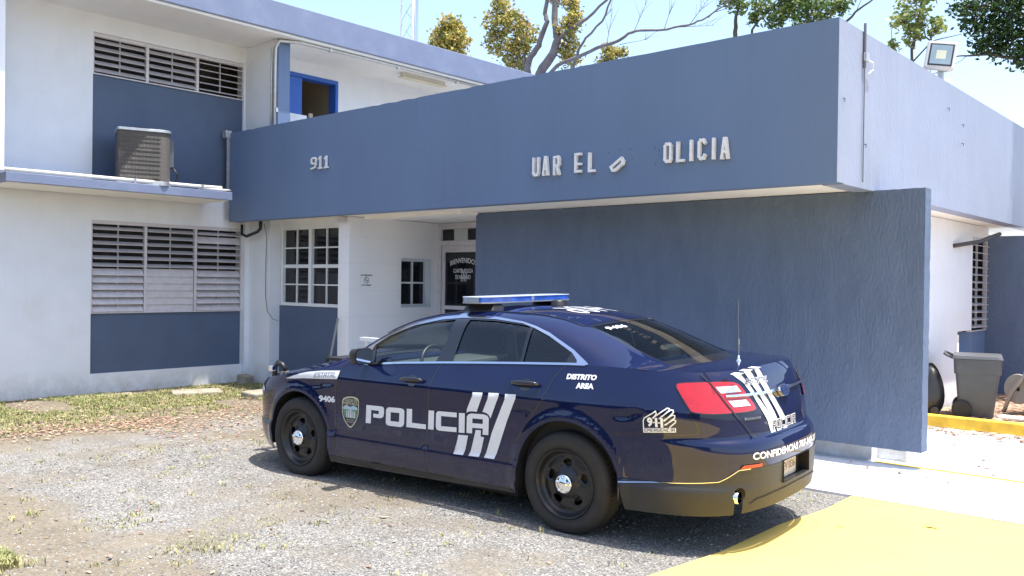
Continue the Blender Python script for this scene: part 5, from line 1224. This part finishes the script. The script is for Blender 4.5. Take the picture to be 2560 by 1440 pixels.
# ---- underbody and wheel wells
w = MB(); w.box((.46, -.86, .19), (2.40, .86, .32)); w.box((-1.05, -.55, .30), (-.50, .55, .40)); w.box((3.32, -.60, .24), (3.55, .60, .34)); w.box((-.55, -.62, .25), (.55, .62, .4)); w.box((2.3, -.62, .22), (3.4, .62, .4)); w.build('underbody', M['well'], car)
for i in (0, 1):
    cx, cz, r_ = ARCH[i]
    for s_ in (1, -1):
        V, F = [], []; pts_ = [(cx-r_-.01, .30), (cx-r_-.005, cz-.05)]+arc(cx, cz, r_+.004, 180, 0, 24)+[(cx+r_+.005, cz-.05), (cx+r_+.01, .26)]
        for x, z in pts_: V += [(x, s_*(abs(body(x, max(.2, z))[1])-.004), z), (x, s_*.58, z)]
        F = [(2*k, 2*k+1, 2*k+3, 2*k+2) for k in range(len(pts_)-1)]+[tuple(range(1, 2*len(pts_), 2))]
        mesh('wheel_well', V, F, M['well'], car)
        # rolled arch lip
        w = MB(); w.tube([Vector(body(x, z))*1.0+Vector((0, -.004, 0)) if s_ > 0 else Vector((body(x, z)[0], -body(x, z)[1]+.004, z)) for x, z in arc(cx, cz, r_+.002, 188, -8, 40)], .007, 6); w.build('arch_lip', M['paint'], car, smooth=True)
# ---- wheels
def wheel(x, s_, turn=0):
    e = empty('wheel', (x, s_*.945, .3635), parent=car); 
    if s_ < 0: e.rotation_euler = (0, 0, math.pi)
    e.rotation_euler.z += turn
    # local frame: +y is the outer face
    ty = MB(); ty.lathe([(.235, -.225), (.27, -.238), (.325, -.235), (.350, -.215), (.3625, -.185), (.3635, -.12), (.3625, -.055), (.352, -.025), (.33, -.006), (.300, .004), (.265, -.002), (.240, -.016), (.232, -.03), (.232, -.22)], 'y', n=72)
    to = ty.build('tyre', M['rubber'], e, smooth=True)
    gr = MB()
    for rr_ in (.255, .292, .318): gr.lathe([(rr_-.002, .0045), (rr_, .006), (rr_+.002, .0045)], 'y', c=(0, -.004 if rr_ < .3 else -.006, 0), n=64)
    gr.build('tyre_ribs', M['rubber'], to)
    tr2 = MB()
    for k in range(64):
        a_ = 2*math.pi*k/64
        for y0_, y1_ in ((-.20, -.15), (-.095, -.045)):
            c_, s2 = math.cos(a_), math.sin(a_); tr2.add([(.3642*math.cos(a_+d_), yy, .3642*math.sin(a_+d_)) for d_, yy in ((-.012, y0_), (.012, y0_), (.03, y1_), (.006, y1_))], [(0, 1, 2, 3)])
    tr2.build('tread_grooves', M['well'], to)
    rim = empty('rim', parent=e)
    # steel disc with five oval openings, dished
    def prof(r_):
        return spl(r_, [(0, -.018), (.06, -.018), (.085, -.030), (.12, -.050), (.15, -.047), (.175, -.052), (.195, -.062), (.215, -.050), (.232, -.012), (.242, -.006)])
    outer = [(.205*math.cos(2*math.pi*k/60), .205*math.sin(2*math.pi*k/60)) for k in range(60)]
    holes = []
    for h_ in range(5):
        a0 = R(90+72*h_); c0 = (.145*math.cos(a0), .145*math.sin(a0)); H = []
        for k in range(18):
            t_ = 2*math.pi*k/18; u, v_ = .026*math.cos(t_), .036*math.sin(t_)*(1+.12*math.cos(t_))
            H.append((c0[0]+u*math.cos(a0)-v_*math.sin(a0), c0[1]+u*math.sin(a0)+v_*math.cos(a0)))
        holes.append(H)
    V2, F2 = cdt([outer], holes, .018, .010)
    V3 = []
    for a_, b_ in V2:
        dmin = min(math.hypot(a_-.145*math.cos(R(90+72*h_)), b_-.145*math.sin(R(90+72*h_))) for h_ in range(5))
        V3.append((a_, prof(math.hypot(a_, b_))-.012*math.exp(-((dmin-.03)/.008)**2), b_))
    rm_ = STEEL
    mesh('disc', V3, [tuple(reversed(f)) for f in F2], rm_, e, smooth=True)
    rb = MB(); rb.lathe([(.203, prof(.203)), (.212, -.052), (.222, -.035), (.232, -.010), (.240, -.002), (.2435, -.006), (.240, -.016), (.225, -.05), (.21, -.12), (.205, -.21)], 'y', n=72); rb.build('rim_barrel', rm_, e, smooth=True)
    bk = MB(); bk.lathe([(0, -.16), (.205, -.16)], 'y', n=40); bk.build('brake_drum', M['well'], e)
    bd = MB(); bd.lathe([(.05, -.10), (.14, -.10), (.145, -.112), (.14, -.125)], 'y', n=40); bd.build('brake_disc', mat('rusty_disc', (.12, .10, .09), .5, metal=.6), e)
    cp = MB(); cp.lathe([(.068, -.03), (.069, -.006), (.066, .004), (.055, .010), (.042, .0105), (.036, .016), (.026, .0215), (.012, .024), (0, .0245)], 'y', n=40); co = cp.build('hub_cap', M['chrome'], e, smooth=True)
    lg = MB()
    for h_ in range(5):
        a0 = R(90+72*h_); lg.lathe([(.0105, .006), (.0095, .016), (.006, .019), (0, .020)], 'y', c=(.0505*math.cos(a0), 0, .0505*math.sin(a0)), n=12)
    lg.build('lug_caps', M['chrome'], co, smooth=True)
    bpy.data.objects.remove(rim)
    return e
STEEL = mat('black_steel_wheel', (.014, .014, .015), .32, var=.15, vscale=15, dirt=(.05, .045, .04), dscale=6, dlo=.6, dhi=.9)
for x in (0, 2.868):
    for s_ in (1, -1): wheel(x, s_)
# ---- side graphics (left and right)
POL = [[[(1.977,.739),(1.821,.743),(1.785,.742),(1.771,.732),(1.769,.718),(1.774,.679),(1.783,.658),(1.802,.647),(1.825,.643),(1.902,.643),(1.899,.674),(1.845,.675),(1.834,.679),(1.832,.7),(1.838,.704),(1.921,.703),(1.934,.589),(1.996,.586)]],
 [[(1.704,.745),(1.579,.749),(1.549,.744),(1.537,.73),(1.548,.624),(1.564,.604),(1.591,.594),(1.725,.592),(1.751,.6),(1.757,.615),(1.746,.72),(1.731,.738)],[(1.693,.706),(1.595,.709),(1.603,.635),(1.701,.632)]],
 [[(1.509,.752),(1.45,.754),(1.459,.643),(1.307,.645),(1.31,.607),(1.523,.602)]], [[(1.272,.76),(1.213,.763),(1.227,.612),(1.286,.61)]],
 [[(1.159,.765),(.979,.77),(.982,.734),(1.141,.729),(1.147,.649),(.987,.656),(.99,.619),(1.166,.611),(1.194,.618),(1.203,.636),(1.193,.745),(1.18,.76)]], [[(.957,.771),(.898,.774),(.909,.622),(.968,.619)]],
 [[(.838,.778),(.716,.784),(.679,.777),(.664,.758),(.676,.631),(.731,.629),(.726,.675),(.83,.67),(.833,.627),(.889,.625),(.879,.749),(.865,.768)],[(.824,.742),(.723,.746),(.725,.71),(.826,.706)]]]
STR = [[(.82,.94),(.723,.944),(.729,.91),(.78,.797),(.83,.796),(.861,.791),(.88,.778),(.876,.808),(.821,.914)],[(.667,.948),(.57,.952),(.571,.926),(.649,.76),(.663,.782),(.686,.796),(.724,.802),(.673,.903)],[(.513,.952),(.414,.956),(.413,.928),(.496,.752),(.621,.459),(.717,.457),(.641,.655),(.513,.911)],[(.972,.601),(.874,.606),(.92,.451),(1.017,.449)],[(.796,.657),(.745,.66),(.75,.612),(.718,.611),(.766,.456),(.866,.453)]]
SH = smoothp([(2.271,.765),(2.226,.785),(2.167,.795),(2.11,.793),(2.067,.779),(2.069,.709),(2.081,.642),(2.106,.593),(2.148,.548),(2.188,.519),(2.23,.546),(2.266,.59),(2.282,.642),(2.278,.703)], 1)
def sc(P_, k, c0): return [(c0[0]+(a_-c0[0])*k, c0[1]+(b_-c0[1])*k) for a_, b_ in P_]
CREAM = mat('cream_badge_ink', (.62, .60, .42), .4); SHG = mat('badge_green', (.10, .22, .16), .4); SHB = mat('badge_sky_ink', (.35, .50, .55), .4)
for side in (1, -1):
    f1 = fmap_body(.003, side); f2 = fmap_body(.0042, side); f3 = fmap_body(.0054, side)
    fl_ = (lambda g_: (lambda a_, b_: g_(a_, b_)))
    # on the far side the word must read left to right too: mirror it about its middle
    mir = (lambda P_: P_) if side == 1 else (lambda P_: [(2*1.32-a_, b_) for a_, b_ in P_])
    lo = MB()
    for L_ in POL: patch('side_lettering', [mir(L_[0])], [mir(h_) for h_ in L_[1:]], f1, M['decal'], car, .05, side)
    for S_ in STR: patch('side_stripe', [mir(S_)], [], f1, M['decal'], car, .05, side)
    shd = patch('door_badge', [SH], [], f1, CREAM, car, .04, side)
    c0 = (2.175, .665)
    patch('badge_field', [sc(SH, .92, c0)], [], f2, M['navy'], shd, .04, side)
    patch('badge_picture', [[(2.262, .695), (2.262, .655), (2.25, .61), (2.098, .61), (2.09, .655), (2.085, .70), (2.13, .715), (2.175, .70), (2.22, .715)]], [], f3, SHG, shd, .04, side)
    patch('badge_picture', [[(2.262, .70), (2.262, .68), (2.085, .685), (2.085, .705), (2.13, .72), (2.175, .705), (2.22, .72)]], [], fmap_body(.0062, side), SHB, shd, .04, side)
    for x0 in (2.225, 2.205, 2.185, 2.172, 2.150, 2.13): patch('badge_figures', [[(x0, .612), (x0-.004, .685-.3*abs(x0-2.18)), (x0-.012, .682-.3*abs(x0-2.18)), (x0-.010, .612)]], [], fmap_body(.0070, side), M['decal'], shd, .05, side)
    qd = lambda x0, x1, z0, z1: ((x0, z0), (x1, z0), (x1, z1), (x0, z1)) if side == 1 else ((x1, z0), (x0, z0), (x0, z1), (x1, z1))
    text_patch('badge_text', 'POLICIA DE', qd(2.252, 2.088, .750, .775), f3, CREAM, shd, .01)
    text_patch('badge_text', 'PUERTO RICO', qd(2.258, 2.084, .722, .745), f3, CREAM, shd, .01)
    text_patch('badge_text', 'PROTECCION', qd(2.228, 2.132, .588, .598), f3, CREAM, shd, 0)
    text_patch('badge_text', 'INTEGRIDAD', qd(2.228, 2.132, .570, .580), f3, CREAM, shd, 0)
    # fender flash
    FL = [(3.096, .884), (2.96, .923), (2.84, .945), (2.709, .966), (2.539, .986), (2.318, 1.001), (2.333, .929), (2.558, .916), (2.801, .904), (2.95, .893)]
    fh = patch('fender_flash', [FL], [], f1, M['decal'], car, .04, side)
    q_ = ((2.635, .925), (2.352, .944), (2.348, .98), (2.628, .961)); q_ = q_ if side == 1 else (q_[1], q_[0], q_[3], q_[2])
    patch('flash_text', word_polys('ESTATAL', .12, q_), [], f2, M['navy'], fh, .05, side)
    text_patch('fleet_number', '9406', ((2.567, .716), (2.368, .721), (2.364, .779), (2.573, .772)) if side == 1 else qd(2.567, 2.37, .717, .775), f1, M['decal'], car, .045)
    text_patch('side_text', 'DISTRITO', ((.011, 1.091), (-.235, 1.100), (-.232, 1.136), (.016, 1.129)) if side == 1 else qd(.01, -.235, 1.09, 1.13), f1, M['decal'], car, .055, .15)
    text_patch('side_text', 'AREA', ((-.084, 1.036), (-.227, 1.042), (-.222, 1.078), (-.079, 1.074)) if side == 1 else qd(-.084, -.225, 1.037, 1.075), f1, M['decal'], car, .055)
    # emergency badge with the open hand
    LG = [[(-.655, .800), (-.655, .873), (-.664, .890), (-.750, .938), (-.756, .926), (-.730, .893)], [(-.728, .896), (-.833, .962), (-.849, .960), (-.848, .948), (-.774, .893)], [(-.79, .907), (-.861, .953), (-.876, .951), (-.878, .938), (-.81, .881)], [(-.805, .884), (-.873, .923), (-.886, .918), (-.884, .905), (-.818, .856)], [(-.812, .856), (-.876, .893), (-.889, .886), (-.886, .875), (-.845, .842)]]
    hd = patch('emergency_badge', [q for L_ in LG for q in strokes([L_], .0075)]+[[(-.651, .794), (-.886, .811), (-.888, .840), (-.653, .824)]], [], f1, M['decal'], car, .04, side, dstep=.02)
    q_ = ((-.660, .802), (-.878, .817), (-.879, .834), (-.661, .820)); q_ = q_ if side == 1 else (q_[1], q_[0], q_[3], q_[2])
    patch('badge_text', word_polys('EMERGENCIA', .17, q_), [], f2, M['navy'], hd, .05, side)
    for ch_, xa, xb in (('9', -.684, -.724), ('1', -.742, -.760), ('1', -.781, -.800)):
        text_patch('badge_text', ch_, qd(xa, xb, .836, .897) if side == 1 else qd(-1.484-xb, -1.484-xa, .836, .897), f1, M['decal'], hd, .05)
    for xa, xb in ((-.727, -.739), (-.764, -.777)): patch('badge_text', [[(xa, .862), (xb, .862), (xb, .870), (xa, .870)]], [], f1, M['decal'], hd, .05, side)
# ---- tail graphics
f1 = fmap_body(.004); f2 = fmap_body(.0054); f3 = fmap_body(.0068)
for S_ in [[(-1.35,1.165),(-1.424,1.175),(-1.5,1.091),(-1.535,1.044),(-1.619,.954),(-1.691,.881),(-1.726,.837),(-1.735,.765),(-1.668,.765),(-1.64,.848),(-1.578,.932),(-1.493,1.044),(-1.44,1.106)],
           [(-1.48,1.178),(-1.562,1.180),(-1.6,1.1),(-1.641,1.035),(-1.73,.93),(-1.802,.827),(-1.716,.831),(-1.668,.914),(-1.577,1.038),(-1.526,1.1)],
           [(-1.622,1.180),(-1.70,1.182),(-1.73,1.095),(-1.772,1.027),(-1.849,.928),(-1.947,.82),(-1.854,.825),(-1.776,.925),(-1.693,1.032),(-1.647,1.098)],
           [(-1.758,.785),(-1.828,.785),(-1.835,.765),(-1.765,.765)], [(-1.868,.785),(-1.94,.785),(-1.945,.765),(-1.876,.765)]]:
    patch('trunk_stripe', [S_], [], f1, M['decal'], car, .04)
# the stripes carry on over the lip of the lid
for xa, xb in ((.555, .625), (.405, .485), (.265, .345)):
    V, F = [], []
    for k in range(5):
        x = -1.145+.055*k/4
        for y in (xa+.03*k/4, xb+.03*k/4): V.append((x-.012, y, topz(x, y)+.004))
    mesh('trunk_stripe', V, [(2*k, 2*k+2, 2*k+3, 2*k+1) for k in range(4)], M['decal'], car)
def outlined(s_, q_, parent=None, t0=.34, t1=.15):
    a_ = patch('trunk_lettering', word_polys(s_, t0, q_), [], f2, M['decal'], car, .05, dstep=.03)
    patch('letter_fill', word_polys(s_, t1, q_), [], f3, M['navy'], a_, .05, dstep=.03)
outlined('ESTATAL', ((-1.452, 1.100), (-1.766, 1.094), (-1.800, 1.124), (-1.478, 1.130)))
outlined('POLICIA', ((-1.698, .783), (-2.11, .783), (-2.12, .834), (-1.708, .834)))
bq = ((-1.386, .878), (-1.553, .875), (-1.555, .890), (-1.387, .894))
bd_ = patch('model_badge', [list(bq)], [], f1, M['satin'], car, .05); patch('badge_plate', [sc(list(bq), .9, (-1.47, .884))], [], f2, M['navy'], bd_, .05)
text_patch('badge_text', 'POLICE INTERCEPTOR', ((-1.395, .881), (-1.545, .879), (-1.546, .887), (-1.396, .889)), f3, M['satin'], bd_, .01)
text_patch('bumper_text', 'CONFIDENCIAS 787-343-2020', ((-1.36, .630), (-2.50, .610), (-2.50, .660), (-1.36, .677)), fmap_body(.004), M['decal'], car, .035)
# chrome bar and oval badge
for sg in (1, -1):
    V, F = [], []
    for k in range(15):
        s_ = (-1.245+(SMIN+.075+1.245)*k/14) if sg == 1 else (2*SMIN+1.245+(SMIN-.075-2*SMIN-1.245)*k/14)
        hh_ = .010+.003*k/14; zc_ = 1.034-.006*k/14
        for dz, of in ((-hh_, .008), (-hh_*.6, .022), (hh_*.6, .022), (hh_, .008)): p_, n_ = fmap_body(of)(s_, zc_+dz); V.append(p_)
    F = [(4*k+j, 4*k+j+1, 4*k+5+j, 4*k+4+j) for k in range(14) for j in range(3)]+[(0, 3, 2, 1), (56, 57, 58, 59)]
    mesh('chrome_bar', V, F, M['chrome'], car, smooth=False)
def oval(a_, b_): return [(SMIN+a_*math.cos(2*math.pi*k/36), 1.015+b_*math.sin(2*math.pi*k/36)) for k in range(36)]
ov = patch('oval_badge', [oval(.082, .040)], [], fmap_body(.028), M['chrome'], car, .04)
V, F = [], []
for k, (s_, z_) in enumerate(oval(.082, .040)): V += [fmap_body(.028)(s_, z_)[0], fmap_body(.004)(s_, z_)[0]]
F = [(2*k, (2*k+2) % 72, (2*k+3) % 72, 2*k+1) for k in range(36)]; mesh('badge_rim', V, F, M['chrome'], ov, smooth=True)
patch('badge_plate', [oval(.064, .030)], [], fmap_body(.0295), mat('badge_blue', (.01, .03, .14), .15, coat=1), ov, .04)
text_patch('badge_text', 'Ford', ((SMIN+.042, .998), (SMIN-.042, .998), (SMIN-.042, 1.034), (SMIN+.042, 1.034)), fmap_body(.0305), M['chrome'], ov, .01, .3)
# plate in its recess
w = MB(); w.add([(-1.235, -.245, .43), (-1.235, .245, .43), (-1.235, .245, .577), (-1.235, -.245, .577)], [(0, 3, 2, 1)])
for yy in (-.245, .245): w.add([(-1.235, yy, .43), (-1.31, yy, .43), (-1.31, yy, .577), (-1.235, yy, .577)], [(0, 1, 2, 3)])
w.add([(-1.235, -.245, .43), (-1.31, -.245, .43), (-1.31, .245, .43), (-1.235, .245, .43)], [(0, 1, 2, 3)]); w.add([(-1.235, -.245, .577), (-1.31, -.245, .577), (-1.31, .245, .577), (-1.235, .245, .577)], [(0, 1, 2, 3)])
w.build('plate_recess', M['black'], car)
w = MB(); w.box((-1.252, -.135, .432), (-1.246, .17, .575)); pl = w.build('license_plate', mat('worn_cream_plate', (.60, .55, .48), .5, dirt=(.35, .22, .15), dscale=14, dlo=.5, dhi=.7), car, bevel=.002)
v_, f_, _ = text_mesh('JEV 036', .02); mesh('plate_text', [(-1.2535, .145-.26*a_, .46+.075*b_) for a_, b_ in v_], f_, mat('faded_plate_ink', (.22, .12, .10), .5), pl)
w = MB(); w.lathe([(.036, -1.275), (.041, -1.27), (.041, -.95)], 'x', c=(.10, .665, .392), n=22); w.build('exhaust_tip', M['chrome'], car, smooth=True)
w = MB(); w.lathe([(.0, -1.255), (.036, -1.255)], 'x', c=(.10, .665, .392), n=18); w.build('exhaust_inside', M['well'], car)
# ---- roof equipment
lbm = mat('blue_beacon_lens', (.03, .12, .55), .1, var=.35, vscale=14, coat=1); clr = mat('frosted_clear_lens', (.26, .31, .40), .15, coat=.8)
lb_ = empty('light_bar', (1.10, 0, 0), parent=car)
def barpoly(hx, hy, c_=.10):
    hy = hy+.04
    return [(hx, hy-c_), (hx-.05, hy-.02), (hx-.10, hy), (-hx+.10, hy), (-hx+.05, hy-.02), (-hx, hy-c_), (-hx, -hy+c_), (-hx+.05, -hy+.02), (-hx+.10, -hy), (hx-.10, -hy), (hx-.05, -hy+.02), (hx, -hy+c_)]
def barpoly_(hx, hy, c_=.10): return [(hx, hy-c_), (hx-.05, hy-.02), (hx-.10, hy), (-hx+.10, hy), (-hx+.05, hy-.02), (-hx, hy-c_), (-hx, -hy+c_), (-hx+.05, -hy+.02), (-hx+.10, -hy), (hx-.10, -hy), (hx-.05, -hy+.02), (hx, -hy+c_)]
def seg(y0, y1, m, name, z0=1.603, z1=1.642, hx=.145):
    n_ = MB(); cut = []
    P_ = barpoly(hx, .60)
    # clip the bar outline to y0..y1
    def clip(P_, a_, keep):
        out = []
        for i in range(len(P_)):
            p_, q_ = P_[i], P_[(i+1) % len(P_)]
            if keep(p_[1]): out.append(p_)
            if keep(p_[1]) != keep(q_[1]): t_ = (a_-p_[1])/(q_[1]-p_[1]); out.append((p_[0]+(q_[0]-p_[0])*t_, a_))
        return out
    P_ = clip(P_, y0, lambda y: y >= y0); P_ = clip(P_, y1, lambda y: y <= y1)
    return prism(P_, z0, z1).build(name, m, lb_)
seg(.628, .65, clr, 'end_lens'); seg(-.65, -.628, clr, 'end_lens')
edges_ = [-.6275, -.40, -.22, -.018, .018, .22, .40, .6275]
for a_, b_ in zip(edges_, edges_[1:]):
    seg(a_+.0005, b_-.0005, clr if b_-a_ < .05 else lbm, 'divider' if b_-a_ < .05 else 'beacon_lens', hx=.1455 if b_-a_ > .05 else .149)
w = prism(barpoly(.150, .605), 1.642, 1.645); w.build('top_cover', mat('pale_beacon_top', (.45, .52, .66), .25), lb_, bevel=.003)
w = prism(barpoly(.148, .603), 1.592, 1.603); w.build('base_tray', mat('grey_beacon_tray', (.30, .31, .33), .4, metal=.4), lb_)
for yy in (-.46, .46):
    w = MB(); w.add([(-.13, yy-.06, 1.592), (.13, yy-.06, 1.592), (.13, yy+.05, 1.592), (-.13, yy+.05, 1.592), (-.17, yy-.07, 1.52), (.17, yy-.07, 1.52), (.17, yy+.12*(1 if yy > 0 else 1), 1.505), (-.17, yy+.12, 1.505)], [(0, 1, 2, 3), (7, 6, 5, 4), (0, 4, 5, 1), (1, 5, 6, 2), (2, 6, 7, 3), (3, 7, 4, 0)]); w.build('mounting_foot', M['black'], lb_, bevel=.008)
w = MB(); w.box((1.07, .545, 1.488), (1.13, .605, 1.530), Euler((R(-50), 0, 0)).to_matrix()); 
V = []; 
for x in (1.13, 1.17, 1.21) :
    for k in range(5):
        if k < 2: q = roof(x, .93+.065*k); V.append((q[0], q[1], q[2]+.004))
        else: zz = railc(x, 2)-.012*(k-1)-.002; g2, n2 = fmap_green(.004)(x, zz); V.append(tuple(g2))
mesh('mounting_strap', V, [(i*5+k, (i+1)*5+k, (i+1)*5+k+1, i*5+k+1) for i in range(2) for k in range(4)], M['satin'], lb_).location = (-1.10, 0, 0)
w = MB(); w.lathe([(.062, 1.535), (.065, 1.56), (.060, 1.565), (.058, 1.585), (.05, 1.597), (.02, 1.602), (0, 1.602)], 'z', c=(.80, -.16, .008), n=28); w.build('antenna_puck', M['black'], car, smooth=True)
an = MB(); ax_, ay_ = -.89, .02; zb_ = topz(ax_, ay_)
an.lathe([(.018, zb_), (.016, zb_+.010), (.008, zb_+.015), (.008, zb_+.04), (0.003, zb_+.042)], 'z', c=(ax_, ay_, 0), n=14); an.build('antenna_base', M['chrome'], car, smooth=True)
an = MB(); an.tube([(ax_, ay_, zb_+.03), (ax_, ay_, zb_+.12)], .004, 8); an.tube([(ax_, ay_, zb_+.12), (ax_, ay_, zb_+.16)], .007, 8); an.tube([(ax_, ay_, zb_+.16), (ax_+.003, ay_, zb_+.44)], .0015, 6); an.build('antenna_whip', mat('antenna_steel', (.35, .36, .38), .3, metal=.8), car)
# roof number and back-glass number
v_, f_, _ = text_mesh('9406', .0)
def onroof(a_, b_): x = .60-.30*b_; vv_ = .50-1.05*a_; q = Vector(roof(x, vv_)); return q+Vector((0, 0, .0035))
mesh('roof_number', [onroof(a_, b_) for a_, b_ in [(1-a_, 1-b_) for a_, b_ in v_]], f_, M['decal'], car)
def onback(a_, b_): x = .02-.05*(1-b_); vv_ = .80-.36*a_; q = Vector(roof(x, vv_)); return q+roofn(x, vv_)*.003
v_, f_, _ = text_mesh('9406', .03); mesh('window_number', [onback(a_, b_) for a_, b_ in v_], f_, M['decal'], car)
# ---- push bar and grille at the nose
pb_ = empty('push_bar', (3.95, 0, 0), parent=car)
for s_ in (1, -1):
    w = MB(); w.tube([(-.12, s_*.34, .42), (.03, s_*.34, .44), (.045, s_*.34, .70), (.02, s_*.34, .88), (-.03, s_*.34, .925), (-.09, s_*.34, .91), (-.14, s_*.33, .85)], .026, 10); w.build('upright', M['black'], pb_, smooth=True)
w = MB(); w.tube([(.04, -.34, .80), (.04, .34, .80)], .022, 8); w.tube([(.045, -.34, .55), (.045, .34, .55)], .022, 8); w.build('crossbar', M['black'], pb_, smooth=True)
w = MB(); w.box((-.03, .36, .84), (.03, .42, .90)); w.build('siren_lamp', M['chrome'], pb_, bevel=.01)
patch('grille', [[(4.36, .44), (4.36, .68), (SMAX, .69), (SMAX, .43)]], [], fmap_body(.006, 1), M['trimb'], car, .05); patch('grille', [[(4.36, .44), (4.36, .68), (SMAX, .69), (SMAX, .43)]], [], fmap_body(.006, -1), M['trimb'], car, .05, -1)
w = MB(); w.box((2.35, -.72, 1.055), (2.75, .72, 1.075)); w.build('wiper_cowl', M['black'], car)
